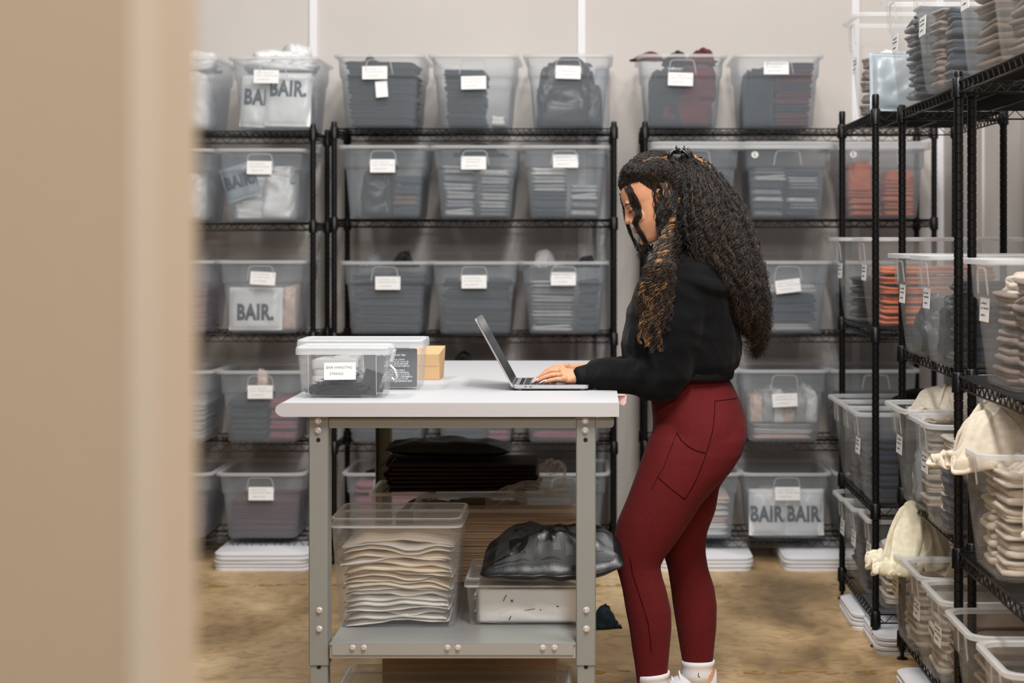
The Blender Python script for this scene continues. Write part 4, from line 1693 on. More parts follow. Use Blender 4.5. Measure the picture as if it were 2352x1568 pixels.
def wrap(me_, d=.0015):
    """lay flat lettering drawn in the x-y plane onto the upper side of the bag"""
    bm_ = bmesh.new()
    bm_.from_mesh(me_)
    for ax in (0, 1):
        for k in range(-30, 31):
            co_ = [0, 0, 0]
            co_[ax] = k * .008
            nrm_ = [0, 0, 0]
            nrm_[ax] = 1
            bmesh.ops.bisect_plane(bm_, geom=bm_.verts[:] + bm_.edges[:] + bm_.faces[:], plane_co=co_, plane_no=nrm_)
    bmesh.ops.triangulate(bm_, faces=bm_.faces)
    kill = []
    for v in bm_.verts:
        hit = bv.ray_cast(Vector((v.co.x, v.co.y, .5)), Vector((0, 0, -1)))
        if hit[0] is None:
            kill.append(v)
        else:
            v.co = hit[0] + (hit[1] if hit[1].z > 0 else -hit[1]) * d
    if kill:
        bmesh.ops.delete(bm_, geom=kill, context='VERTS')
    bm_.to_mesh(me_)
    bm_.free()
    me_.polygons.foreach_set('use_smooth', [True] * len(me_.polygons))


t = MB().add([(-.16, -.101, 0), (.17, -.101, 0), (.16, .05, 0), (-.15, .05, 0)], [(0, 1, 2, 3)]).mesh('grey_print')
wrap(t, .0008)
link('grey_print', t, grey_m, bg)
for s_, x_, y_ in (('B', -.095, -.070), ('A', -.015, -.074), ('I', .045, -.074), ('R', .10, -.074), ('B', .02, -.012), ('A', .10, -.012)):
    t = text_mesh(s_, .060, .0035, 1.5, 0)
    t.transform(Matrix.Translation((x_, y_, 0)) @ Matrix.Rotation(.08, 4, 'Z') @ Matrix.Rotation(-math.pi / 2, 4, 'X'))
    wrap(t, .0018)
    link('printed_letter', t, letter_m, bg)

# long clear boxes at the back of the lower shelf
kb, hw, hd = clear_box('plastic_box', -.56, -.012, 6.08, 6.42, HS, .250, .014, 'long clear open box of kraft mailers, middle of the bench\'s lower shelf', .010, .004, .02, see=box_clear)
for ch in [c_ for c_ in kb.children if c_.name.startswith('lid')]:
    bpy.data.objects.remove(ch)


def open_rim(root_, hw_, hd_, z_):
    b_ = MB()
    b_.loft([rrect(hw_ + a_, hd_ + a_, .022, zz) for a_, zz in ((.0, z_), (.007, z_), (.007, z_ + .010), (-.002, z_ + .010))], cap=False, closed=True)
    b_.build('rim', rimmed, root_)


open_rim(kb, .274, .17, .230)
krafts = mat('kraft_paper', (186, 150, 108), .8, 0, .2, .2, 60, .05, 20)
for i in range(9):
    o = soft('kraft_mailer', SLABS[i % 4], krafts, Vector(kb.location) + Vector(((rr.random() - .5) * .01, 0, .008 + i * .0225)), (rr.random() - .5) * .02, (1.62, .70, .45))
    tag(o, 'brown kraft mailer stacked in the long clear box', 'mailer', 'kraft mailers in the long clear box')
o = soft('film_wrap', heap_mesh(9.1, (50, 24), .45), film, Vector(kb.location) + Vector((.12, 0, .212)), 0, (.34, .30, .085))
tag(o, 'crumpled clear film wrap on top of the kraft mailers', 'film')
rb, hw, hd = clear_box('plastic_box', -.735, -.15, 6.50, 6.84, HS, .245, .012, 'rearmost clear open box on the lower shelf, under brown flattened cartons', .010, .004, .02, see=box_clear)
for ch in [c_ for c_ in rb.children if c_.name.startswith('lid')]:
    bpy.data.objects.remove(ch)
open_rim(rb, hw, hd, .226)
kraft_dark = mat('brown_board_edge', (128, 90, 58), .8)
dark_board = mat('dark_brown_board', (52, 40, 36), .7, 0, .2, .2, 60)
for i in range(7):
    x_, w_ = (-.43 + (rr.random() - .5) * .02), .50 - .01 * (i % 3)
    b = MB()
    b.box((0, 0, 0), (w_, .30, .009), None, .002)
    b.box((-w_ / 2 - .006, 0, .004), (.026, .30, .003), Matrix.Rotation(.7 if i % 2 else -.6, 3, 'Y'))
    o = soft('flattened_carton', b.mesh('flattened_carton'), dark_board, (x_, 6.66, HS + .2335 + .0045 + i * .0135), 0, (1, 1, 1), (0, -.012 + .003 * i, (rr.random() - .5) * .05))
    o.location.z += .006
    if i in (1, 5):
        b = MB()
        b.box((-w_ / 2 - .012, -.1, .012), (.060, .05, .0035), Matrix.Rotation(.85 if i == 1 else -.85, 3, 'Y'))
        b.build('flap', kraft_dark, o)
    tag(o, 'dark brown flattened carton in the stack under the worktop', 'carton', 'flattened cartons under the worktop')
o = soft('cling_film_roll', heap_mesh(3.3, (40, 20), .4), film, (-.135, 6.58, HS + .236), 0, (.10, .16, .09))
tag(o, 'crumpled clear film at the right end of the brown cartons', 'film')
o = soft('packing_stuffing', heap_mesh(2.2, (40, 20), .3), MATS['cloth_brown'], Vector(rb.location) + Vector((0, 0, .008)), 0, (.50, .28, .20))
tag(o, 'brown packing paper inside the rearmost clear box', 'paper')
o = soft('black_mailer', pillow_mesh(.42, .26, .05, 8.8, 20, .2), bag_m, (-.49, 6.70, HS + .345), 0, (1, 1, 1), (0, .02, .04))
tag(o, 'black filled mailer lying on top of the dark brown cartons', 'mailer')
# on the floor under the bench
fb, hw, hd = clear_box('plastic_box', -.690, -.062, 5.17, 5.60, 0.0006, .185, .02, 'clear lidded box on the floor beneath the bench', .018, .006, .03, lidm=box_clear)
o = soft('black_cloth', HEAPS[1], MATS['cloth_charcoal'], (fb.location.x, fb.location.y, .010), 0, (.54, .34, .13))
tag(o, 'dark cloth filling the box on the floor beneath the bench', 'cloth')
b = MB()
b.box((0, 0, .105), (.52, .30, .21), None, .002)
b.box((0, -.152, .19), (.50, .002, .03))
o = b.build('shipping_carton', kraft)
o.location = (-.365, 5.98, .0)
tag(o, 'plain brown shipping carton on the floor beneath the bench', 'carton')

o = soft('cloth', DRAPES[2], mat('cloth_teal', (36, 48, 56), .9, 0, .15, .3, 260), (.035, 7.08, 0.0), .4, (.12, .12, .09))
tag(o, 'dark teal cloth bunched on the floor behind the bench\'s right leg', 'cloth')
# ------------------------------------------------------------------ the woman
YC = 5.78                       # her middle plane
PO = Vector((.31, YC, 0))
person = empty('person', PO)
tag(person, 'woman with long curly dark hair in black hoodie and maroon leggings typing on laptop', 'person')


def pz(py, Y=YC):
    return H - (py - CY) * Y / F


def pxx(px, Y=YC):
    return (px - CX) * Y / F


def sring(x0, x1, yc, hw, z, n=28, p=2.3, tilt=0.0, skew=0.0):
    """horizontal superellipse ring from x0 to x1, half width hw; tilt slopes it front to back"""
    cx_, rx = (x0 + x1) / 2, abs(x1 - x0) / 2
    out = []
    for k in range(n):
        a = 2 * math.pi * k / n
        c, s = math.cos(a), math.sin(a)
        x = math.copysign(abs(c) ** (2 / p), c)
        y = math.copysign(abs(s) ** (2 / p), s)
        out.append(Vector((cx_ + rx * x, yc + hw * y * (1 + skew * x), z + tilt * x * rx)))
    return out


def body_loft(mb, rows, Y, inset=0.0, p=2.3):
    """rows of (py, px front, px back, half width, y centre offset)"""
    rings = []
    for r in rows:
        py, a, c, hw = r[:4]
        yo = r[4] if len(r) > 4 else 0
        rings.append(sring(pxx(a, Y) + inset, pxx(c, Y) - inset, Y + yo, hw - inset, pz(py, Y), p=p))
    mb.loft(rings)


def ball(mb, c, r, n=14, rot=None):
    rx, ry, rz = r if isinstance(r, (tuple, list)) else (r, r, r)
    rings = []
    for j in range(1, n):
        v = math.pi * j / n - math.pi / 2
        rings.append([Vector((rx * math.cos(v) * math.cos(2 * math.pi * k / (2 * n)), ry * math.cos(v) * math.sin(2 * math.pi * k / (2 * n)), rz * math.sin(v))) for k in range(2 * n)])
    if rot is not None:
        rings = [[rot @ q_ for q_ in rg] for rg in rings]
    c = Vector(c)
    mb.loft([[q_ + c for q_ in rg] for rg in rings])


def limb(mb, pts, sides=18, end=True):
    """tapered limb through (point, radius or (r across, r up)) with rounded ends"""
    P_ = [Vector(p) for p, r in pts]
    R_ = [r if isinstance(r, tuple) else (r, r) for p, r in pts]
    # resample with catmull-rom
    path, rad = [], []
    for i in range(len(P_) - 1):
        p0, p1, p2, p3 = P_[max(i - 1, 0)], P_[i], P_[i + 1], P_[min(i + 2, len(P_) - 1)]
        for k in range(4):
            t = k / 4
            path.append(.5 * ((2 * p1) + (p2 - p0) * t + (2 * p0 - 5 * p1 + 4 * p2 - p3) * t * t + (-p0 + 3 * p1 - 3 * p2 + p3) * t ** 3))
            rad.append(tuple(R_[i][q_] * (1 - t) + R_[i + 1][q_] * t for q_ in (0, 1)))
    path.append(P_[-1])
    rad.append(R_[-1])
    if end:
        d0 = (path[0] - path[1]).normalized()
        d1 = (path[-1] - path[-2]).normalized()
        r0, r1 = min(rad[0]), min(rad[-1])
        a_p, a_r, b_p, b_r = [], [], [], []
        for k in (3, 2, 1):
            t = k / 3.2
            a_p.append(path[0] + d0 * r0 * math.sin(t * math.pi / 2))
            a_r.append(tuple(q_ * max(.08, math.cos(t * math.pi / 2)) for q_ in rad[0]))
        for k in (1, 2, 3):
            t = k / 3.2
            b_p.append(path[-1] + d1 * r1 * math.sin(t * math.pi / 2))
            b_r.append(tuple(q_ * max(.08, math.cos(t * math.pi / 2)) for q_ in rad[-1]))
        path = a_p + path + b_p
        rad = a_r + rad + b_r
    mb.tube(path, rad, sides)


def own(me_or_o):
    """shift a world-space mesh into her own frame"""
    me = me_or_o.data if hasattr(me_or_o, 'data') else me_or_o
    me.transform(Matrix.Translation(-PO))


# ---- legs and hips, outlines (py, px front, px back, half width)
NY, FYL = 5.685, 5.875
HIP = [(838, 1508, 1662, .115), (858, 1501, 1668, .122), (893, 1494, 1687, .138), (930, 1497, 1704, .156), (962, 1500, 1714, .170), (985, 1500, 1716, .176), (1010, 1492, 1713, .180),
       (1045, 1480, 1700, .180), (1075, 1474, 1668, .172)]
LEG_N = [(975, 1505, 1712, .070, .012), (1010, 1490, 1714, .086, .004), (1045, 1477, 1703, .089), (1084, 1463, 1678, .090), (1111, 1453, 1651, .0895), (1153, 1437, 1613, .087), (1192, 1420, 1588, .083), (1216, 1414, 1573, .079),
         (1255, 1407, 1545, .070), (1280, 1409, 1526, .063), (1300, 1415, 1516, .058), (1325, 1423, 1521, .056), (1353, 1430, 1530, .057), (1402, 1438, 1541, .058), (1441, 1446, 1542, .055),
         (1486, 1452, 1538, .047), (1530, 1459, 1534, .040), (1564, 1463, 1531, .036), (1600, 1466, 1532, .034)]
LEG_F = [(985, 1510, 1700, .072, -.012), (1020, 1490, 1704, .086, -.004), (1060, 1480, 1692, .089), (1118, 1474, 1652, .089), (1172, 1487, 1643, .083), (1221, 1505, 1624, .075), (1255, 1518, 1620, .066), (1275, 1525, 1621, .061), (1304, 1534, 1626, .057),
         (1348, 1541, 1640, .057), (1388, 1546, 1646, .058), (1437, 1554, 1645, .055), (1486, 1562, 1640, .046), (1519, 1568, 1637, .039), (1545, 1570, 1636, .036), (1575, 1571, 1637, .035)]


def legs(mb, inset):
    body_loft(mb, HIP, YC, inset, 2.25)
    body_loft(mb, LEG_N, NY, inset, 2.15)
    body_loft(mb, LEG_F, FYL, inset, 2.15)


# ---- head frame: forward f, up u, side w (towards -y is her left, the camera side)
HT_A = math.radians(24)
HO = Vector((pxx(1500), YC, pz(470)))
fw = Vector((-math.cos(HT_A), 0, -math.sin(HT_A)))
uw = Vector((-math.sin(HT_A), 0, math.cos(HT_A)))
sw = Vector((0, 1, 0))
YAW = Matrix.Rotation(math.radians(7), 3, uw)     # turned a little to the camera
fw, sw = YAW @ fw, YAW @ sw


def hp(f, u, w=0.0):
    return HO + fw * f + uw * u + sw * w


def fu(px, py):
    d = Vector((pxx(px), YC, pz(py))) - HO
    return d.dot(fw), d.dot(uw)


skin = mat('warm_skin', (202, 146, 112), .5, 0, .4, .1, 500, .05, 40)
skin.node_tree.nodes['Principled BSDF'].inputs['Subsurface Weight'].default_value = .12
skin.node_tree.nodes['Principled BSDF'].inputs['Subsurface Radius'].default_value = (.012, .005, .003)
skin.node_tree.nodes['Principled BSDF'].inputs['Subsurface Scale'].default_value = .4

body = MB()
HEADR = [(-.101, .066, .020, .016), (-.096, .074, .004, .027), (-.086, .0775, -.012, .036), (-.070, .0765, -.03, .046), (-.055, .0790, -.044, .053), (-.04, .0800, -.056, .0585), (-.022, .0775, -.072, .0635),
         (.0, .0745, -.088, .067), (.018, .0755, -.097, .069), (.033, .0805, -.103, .0705), (.05, .0800, -.106, .072), (.070, .0750, -.106, .072), (.088, .064, -.100, .068), (.105, .044, -.086, .058), (.118, .016, -.062, .042), (.124, -.008, -.04, .022)]
rings = []
for u, fr, bk, hw in HEADR:
    ring = []
    cf, rf = (fr + bk) / 2, (fr - bk) / 2
    for k in range(36):
        a = 2 * math.pi * k / 36
        c, s = math.cos(a), math.sin(a)
        pe = 2.5 if c > 0 else 2.2
        x = math.copysign(abs(c) ** (2 / pe), c)
        y = math.copysign(abs(s) ** (2 / 2.15), s)
        nar = 1 - .16 * max(0, x) ** 2 * (1 if u < .03 else .4)
        ring.append(hp(cf + rf * x, u, hw * y * nar))
    rings.append(ring)
body.loft(rings)
# nose
nr = []
for u, f, hw, dp in ((.036, .0805, .0075, .012), (.022, .0835, .0070, .014), (.008, .0890, .0082, .017), (-.004, .0945, .0105, .02), (-.012, .0985, .0130, .022), (-.019, .0975, .0140, .022), (-.024, .091, .0125, .018), (-.027, .083, .008, .012)):
    ring = []
    for k in range(16):
        a = 2 * math.pi * k / 16
        c, s = math.cos(a), math.sin(a)
        ring.append(hp(f - dp + dp * c, u, hw * s * (1.15 if c < 0 else .9)))
    nr.append(ring)
body.loft(nr)
for s in (-1, 1):
    c = hp(.0815, -.0185, s * .0115)
    ball(body, c, (.0105, .0068, .0080), 8)
    ball(body, hp(.0665, .0150, s * .031), (.0125, .0150, .0115), 8)       # closed eye under its lid
    ball(body, hp(.0690, .033, s * .027), (.011, .020, .007), 8)           # brow bone
    ball(body, hp(.052, -.014, s * .040), (.018, .016, .020), 8)           # cheek
    # ear
    for a in range(9):
        t = a / 8 * 4.4 - 1.4
        ball(body, hp(-.018 - .012 * math.cos(t) * (.9 if t < 2.2 else .6), .008 + .026 * math.sin(t + .3), s * (.0725 + .004 * (1 - abs(math.cos(t))))), .0046, 6)
    ball(body, hp(-.014, .004, s * .070), (.010, .006, .018), 6)
ball(body, hp(.0795, -.0435, 0), (.0075, .020, .0055), 8)
ball(body, hp(.0785, -.0545, 0), (.0078, .017, .0060), 8)
ball(body, hp(.070, -.088, 0), (.013, .018, .012), 8)
# neck and trunk
limb(body, [(hp(-.045, -.02), .054), (hp(-.050, -.075), .053), ((pxx(1588), YC, pz(575)), .056), ((pxx(1592), YC, pz(615)), .075)])
TRUNK = [(585, 1545, 1640, .075), (606, 1510, 1660, .130), (632, 1490, 1672, .160), (680, 1472, 1676, .160), (730, 1462, 1674, .150), (790, 1478, 1664, .128), (838, 1500, 1660, .118), (860, 1505, 1664, .12)]
body_loft(body, TRUNK, YC, .012, 2.3)
legs(body, .006)


def hand(mb, wrist, ups, knuck, fingers, thumb, fore):
    """palm from wrist to the knuckle line, five separate fingers rooted in it"""
    W = Vector(wrist)
    K = [Vector(k_) for k_ in knuck]           # pinky .. index
    mid = (K[0] + K[3]) / 2
    ax = (mid - W).normalized()
    side = (K[3] - K[0]).normalized()
    nor = ax.cross(side).normalized()
    if nor.z < 0:
        nor = -nor
    rings = []
    for t, hw, th in ((-.25, .024, .019), (0, .0265, .0195), (.3, .031, .019), (.62, .038, .0175), (.88, .0405, .0150), (1.02, .039, .0115), (1.09, .034, .007)):
        c = W + (mid - W) * t - nor * (.003 * t)
        rings.append([c + side * (hw * math.copysign(abs(math.cos(2 * math.pi * k / 24)) ** .85, math.cos(2 * math.pi * k / 24))) + nor * (th * math.sin(2 * math.pi * k / 24)) for k in range(24)])
    mb.loft(rings)
    limb(mb, [(fore, (.034, .036)), (W + (Vector(fore) - W) * .4, (.029, .027)), (W, (.0245, .0195))])
    for f_, r0 in zip(fingers, (.0074, .0081, .0084, .0080)):
        pts = [Vector(p) for p in f_]
        limb(mb, [(pts[0], r0 * 1.12), (pts[1], r0 * 1.02), (pts[1] + (pts[2] - pts[1]) * .5, r0 * .92), (pts[2], r0 * .92), (pts[3], r0 * .72)], 12)
        ball(mb, pts[0] + nor * .003, r0 * 1.25, 8)
    t_ = [Vector(p) for p in thumb]
    limb(mb, [(t_[0], .0125), (t_[1], .0108), (t_[2], .0094), (t_[3], .0076)], 12)


LT = HT + .0155                    # laptop deck


def hx(px, py, Y):
    v = P(px, py, Y)
    return v


def curl(k, t, h0, Yk, Yt):
    """finger from knuckle to tip over four joints, the tip resting on the keys"""
    K, T = Vector(k), Vector(t)
    a = K.lerp(T, .38) + Vector((0, 0, h0))
    b_ = K.lerp(T, .70) + Vector((0, 0, h0 * .8))
    return [K, a, b_, T]


KN = [hx(1296, 871, 5.660), hx(1291, 862, 5.681), hx(1289, 853, 5.702), hx(1291, 848, 5.722)]
TIPN = [Vector((pxx(1252, 5.655), 5.655, LT + .0075)), Vector((pxx(1234, 5.676), 5.676, LT + .0085)), Vector((pxx(1230, 5.700), 5.700, LT + .0095)), Vector((pxx(1238, 5.724), 5.724, LT + .0095))]
FN = [curl(k_, t_, h_, 0, 0) for k_, t_, h_ in zip(KN, TIPN, (.003, .007, .010, .010))]
hand(body, hx(1330, 866, 5.690), None, KN, FN, [hx(1318, 868, 5.712), hx(1303, 872, 5.736), hx(1288, 878, 5.750), Vector((pxx(1272, 5.752), 5.752, LT + .008))], hx(1420, 866, 5.672))
KF = [hx(1304, 852, 5.895), hx(1300, 846, 5.875), hx(1299, 843, 5.854), hx(1302, 842, 5.834)]
TIPF = [Vector((pxx(1262, 5.900), 5.900, LT + .0075)), Vector((pxx(1244, 5.880), 5.880, LT + .0085)), Vector((pxx(1240, 5.856), 5.856, LT + .0095)), Vector((pxx(1248, 5.832), 5.832, LT + .0095))]
FF = [curl(k_, t_, h_, 0, 0) for k_, t_, h_ in zip(KF, TIPF, (.003, .007, .010, .010))]
hand(body, hx(1340, 851, 5.872), None, KF, FF, [hx(1328, 856, 5.846), hx(1313, 862, 5.822), hx(1298, 868, 5.808), Vector((pxx(1282, 5.806), 5.806, LT + .008))], hx(1425, 850, 5.905))
# upper arms inside the sleeves
SH_N, EL_N = hx(1592, 650, 5.615), hx(1532, 868, 5.635)
SH_F, EL_F = hx(1585, 650, 5.945), hx(1520, 862, 5.925)
limb(body, [(SH_N + Vector((.01, .05, -.02)), .046), (SH_N.lerp(EL_N, .5) + Vector((0, .012, 0)), .042), (EL_N, .038), (hx(1425, 866, 5.672), .034)])
limb(body, [(SH_F + Vector((.01, -.05, -.02)), .046), (SH_F.lerp(EL_F, .5) + Vector((0, -.012, 0)), .042), (EL_F, .038), (hx(1425, 850, 5.905), .034)])
# feet under the shoes
for (X_, Y_) in ((pxx(1500, NY), NY), (pxx(1605, FYL), FYL)):
    limb(body, [((X_ + .010, Y_, .12), .036), ((X_ + .018, Y_, .06), .036), ((X_ - .06, Y_, .045), (.036, .028)), ((X_ - .14, Y_, .032), (.036, .018))])
bm_mesh = remesh(body, .0027, 3, 'body')


# eye sockets and lid crease worked into the face
ev = [(hp(.074, .016, s * .030), .013, .0042) for s in (-1, 1)] + [(hp(.082, -.002, s * .021), .012, .0020) for s in (-1, 1)] + [(hp(.086, -.0305, 0), .006, .0018), (hp(.083, -.0492, 0), .0042, .0022), (hp(.081, -.066, 0), .008, .002)]
cen = HO.copy()
n_ = len(bm_mesh.vertices)
co = np.empty(n_ * 3)
bm_mesh.vertices.foreach_get('co', co)
co = co.reshape(-1, 3)
fwa = np.array(fw)
sel = np.where((co[:, 2] > HO.z - .13) & (co[:, 0] < HO.x))[0]
for c, r, d in ev:
    dd = np.linalg.norm(co[sel] - np.array(c), axis=1)
    wgt = np.exp(-(dd / r) ** 2) * d
    co[sel] -= fwa * wgt[:, None]
bm_mesh.vertices.foreach_set('co', co.reshape(-1))
bm_mesh.update()
BODY_BVH = BVHTree.FromPolygons([v.co.copy() for v in bm_mesh.vertices], [tuple(p.vertices) for p in bm_mesh.polygons])
own(bm_mesh)
body_o = link('body', bm_mesh, skin, person)


def on_face(u, w, lift=.0006):
    """point on the face at height u, side w, and its normal"""
    hit = BODY_BVH.ray_cast(hp(.2, u, w), -fw)
    return hit[0] + hit[1] * lift, hit[1]


def person_part(mb, name, m, parent=None, smooth=True):
    o = mb.build(name, m, parent or person, smooth)
    own(o)
    return o


dark = mat('brow_hair', (34, 24, 20), .7)
lip_m = mat('lip_skin', (176, 104, 92), .4)
for s in (-1, 1):
    q = MB()
    pts, rr_ = [], []
    for k in range(9):
        t = k / 8
        w = s * (.012 + .036 * t)
        u = .030 + .007 * math.sin(t * 2.3) - .006 * t
        p, nrm = on_face(u, w, .0004)
        pts.append(p)
        rr_.append((.0012, .0036 * (1 - .6 * t)))
    q.tube(pts, rr_, 6)
    person_part(q, 'eyebrow', dark)
    q = MB()
    pts = []
    for k in range(9):
        t = k / 8
        w = s * (.018 + .027 * t)
        p, nrm = on_face(.0105 - .0035 * math.sin(t * math.pi), w, .0006)
        pts.append(p)
    q.tube(pts, .0013, 5)
    for k in range(11):
        t = k / 10 * 8
        i0 = min(7, int(t))
        p = pts[i0].lerp(pts[i0 + 1], t - i0)
        q.tube([p, p + fw * .0055 - uw * .0025 + sw * s * .001, p + fw * .0105 - uw * .0025 + sw * s * .003], [.0005, .0005, .0002], 4)
    person_part(q, 'eyelash', dark)
q = MB()
for (u, hw, hh) in ((-.0440, .0195, .0042), (-.0548, .0165, .0052)):
    g = []
    for a in range(13):
        w = -hw + 2 * hw * a / 12
        row = []
        for b_ in range(5):
            k = (b_ / 4 * 2 - 1) * hh * (1 - (w / hw) ** 2) ** .6
            p, nrm = on_face(u + k, w, .0007)
            row.append(p)
        g.append(row)
    o0 = len(q.v)
    q.v += [tuple(p) for r_ in g for p in r_]
    for a in range(12):
        for b_ in range(4):
            i = o0 + a * 5 + b_
            q.f.append((i, i + 1, i + 6, i + 5))
person_part(q, 'lips', lip_m)
q = MB()
p, nrm = on_face(-.0165, -.0155, .0005)
ball(q, p + nrm * .0006, .0016, 6)
person_part(q, 'nose_stud', mat('gold_stud', (230, 190, 120), .2, 1.0))
nail_m = mat('nail_polish', (236, 216, 218), .2, 0, .5, coat=.5)
for fs_ in (FN, FF):
    for f_ in fs_:
        T, B_ = Vector(f_[3]), Vector(f_[2])
        d = (T - B_).normalized()
        s_ = Vector((0, 1, 0))
        up = d.cross(s_)
        if up.z < 0:
            up = -up
        q = MB()
        rg = []
        for t, w, h_ in ((-.006, .0046, .0050), (.001, .0054, .0052), (.007, .0048, .0042), (.013, .0032, .0024), (.019, .0010, -.0002)):
            c = T + d * t + up * h_
            rg.append([c + s_ * (w * math.cos(2 * math.pi * k / 10)) + up * (.0012 * math.sin(2 * math.pi * k / 10) - .0022 * (math.cos(2 * math.pi * k / 10)) ** 2) for k in range(10)])
        q.loft(rg)
        for i, v in enumerate(q.v):
            if v[2] < LT + .0018:
                q.v[i] = (v[0], v[1], LT + .0018)
        person_part(q, 'fingernail', nail_m)
q = MB()
k_, a_ = FN[1][0], FN[1][1]
c = Vector(k_).lerp(Vector(a_), .62)
dd = (Vector(a_) - Vector(k_)).normalized()
u1 = dd.orthogonal().normalized()
u2 = dd.cross(u1)
q.tube([c + (u1 * math.cos(2 * math.pi * k / 16) + u2 * math.sin(2 * math.pi * k / 16)) * .0093 for k in range(16)], .0009, 6, closed=True)
person_part(q, 'finger_ring', mat('gold_stud', (230, 190, 120), .2, 1.0))

# ---- leggings
lg = MB()
legs(lg, -.001)
lm = remesh(lg, .006, 4, 'leggings')
# cut the ankles flat: hem heights
hemN, hemF = pz(1562, NY), pz(1518, FYL)
bmx = bmesh.new()
bmx.from_mesh(lm)
bmesh.ops.delete(bmx, geom=[v for v in bmx.verts if v.co.z < (hemN + (v.co.x - pxx(1500, NY)) * .12 if v.co.y < 5.78 else hemF)], context='VERTS')
bmx.to_mesh(lm)
bmx.free()
leg_m = mat('maroon_knit', (92, 25, 27), .8, 0, .12, .3, 420, .10, 160, sheen=.03)
LBVH = BVHTree.FromPolygons([v.co.copy() for v in lm.vertices], [tuple(p.vertices) for p in lm.polygons])
own(lm)
leggings = link('leggings', lm, leg_m, person)
seam_m = mat('maroon_seam', (46, 12, 14), .95, 0, .05)


def seam(pix, r=.0013, name='seam'):
    """a stitched line lying on the near side of the leggings"""
    pts = []
    dense = []
    for i in range(len(pix) - 1):
        a, c = Vector(pix[i]), Vector(pix[i + 1])
        m = max(2, int((c - a).length / 8))
        for k in range(m):
            dense.append(a.lerp(c, k / m))
    dense.append(Vector(pix[-1]))
    for d in dense:
        X, Z = pxx(d.x, 5.62), pz(d.y, 5.62)
        hit = LBVH.ray_cast(Vector((X, 5.2, Z)), Vector((0, 1, 0)))
        if hit[0] is not None:
            pts.append(hit[0] + hit[1] * .0003)
    if len(pts) > 2:
        q_ = MB()
        q_.tube(pts, r, 5)
        person_part(q_, name, seam_m, leggings)


def c7(x, y):
    return (1300 + x / 2.042, 800 + y / 2.042)


seam([c7(700, 250), c7(698, 300), c7(688, 380), c7(672, 440), c7(655, 490), c7(630, 560), c7(600, 630), c7(565, 690), c7(552, 705)])
seam([c7(700, 250), c7(740, 247), c7(790, 246), c7(815, 246)])
seam([c7(520, 395), c7(540, 430), c7(575, 458), c7(610, 476), c7(652, 487)], .0016)
seam([c7(430, 600), c7(470, 635), c7(510, 668), c7(552, 700)], .0014)
seam([c7(300, 980), c7(312, 1060), c7(335, 1130), c7(365, 1220), c7(385, 1290), c7(395, 1360), c7(400, 1430)])
seam([c7(520, 395), c7(490, 470), c7(455, 560), c7(430, 600), c7(400, 660)], .0009)

# ---- socks and shoes
sock_m = mat('white_rib_sock', (226, 224, 226), .85, 0, .2, .3, 90)
shoe_m = mat('white_shoe', (214, 214, 216), .6)
sole_m = mat('shoe_sole', (236, 236, 236), .6)
for X_, Y_, top, px0, px1, nm in ((0, NY, hemN + .022, 1466, 1536, 'near'), (0, FYL, hemF + .004, 1567, 1639, 'far')):
    x0, x1 = pxx(px0, Y_), pxx(px1, Y_)
    q = MB()
    rings = []
    n = 72
    for z, g in ((.075, .0), (.10, .001), (top - .03, .0015), (top - .017, .0005), (top - .014, .0025), (top - .001, .0028), (top, .001)):
        rg = sring(x0 - g, x1 + g, Y_, .0415 + g, z + (0), n, 2.2, tilt=(.12 if nm == 'near' and z > .1 else 0))
        c_ = sum(rg, Vector()) / n
        rings.append([p + (p - c_).normalized() * (.0006 if k % 2 else -.0006) for k, p in enumerate(rg)])
    inner = [Vector((p.x + (c_.x - p.x) * .12, p.y + (c_.y - p.y) * .12, p.z - .004)) for p in rings[-1]]
    rings.append(inner)
    q.loft(rings)
    so_ = person_part(q, 'sock', sock_m)
    if nm == 'far':
        t = text_mesh('R.', .021, .0006, .75, .0002)
        xx, zz = pxx(1604, 5.84), pz(1549, 5.84)
        t.transform(Matrix.Translation((xx, Y_ - .0412 - .0012, zz)))
        own(t)
        link('lettering', t, ink, so_)
    xa = (x0 + x1) / 2
    q = MB()
    prof = [(.055, .062, .030, .092), (.030, .060, .036, .095), (-.01, .060, .040, .092), (-.05, .058, .043, .078), (-.09, .056, .045, .060), (-.13, .052, .044, .048), (-.165, .046, .036, .040), (-.185, .040, .020, .032)]
    rg = []
    for dx, zc, hw, ht in prof:
        rg.append([Vector((xa + dx, Y_ + hw * math.cos(2 * math.pi * k / 20), .020 + max(0, ht * (.5 + .5 * math.sin(2 * math.pi * k / 20))))) for k in range(20)])
    q.loft(rg)
    shoe = person_part(q, 'shoe', shoe_m)
    q = MB()
    rg = []
    for dx, hw in ((.062, .020), (.052, .036), (.0, .042), (-.05, .044), (-.10, .049), (-.145, .046), (-.175, .034), (-.193, .014)):
        rg.append([Vector((xa + dx, Y_ - hw, 0)), Vector((xa + dx, Y_ + hw, 0)), Vector((xa + dx, Y_ + hw, .026)), Vector((xa + dx, Y_ - hw, .026))])
    q.loft(rg)
    person_part(q, 'sole', sole_m, shoe, False)
    q = MB()
    for k in range(4):
        xx = xa - .03 - .022 * k
        zz = .118 - .014 * k
        q.tube([(xx, Y_ - .030, zz - .022), (xx - .004, Y_ - .012, zz + .001 - .004 * (k > 1)), (xx - .004, Y_ + .012, zz + .001 - .004 * (k > 1)), (xx, Y_ + .030, zz - .022)], .003, 6)
    person_part(q, 'laces', sole_m, shoe)

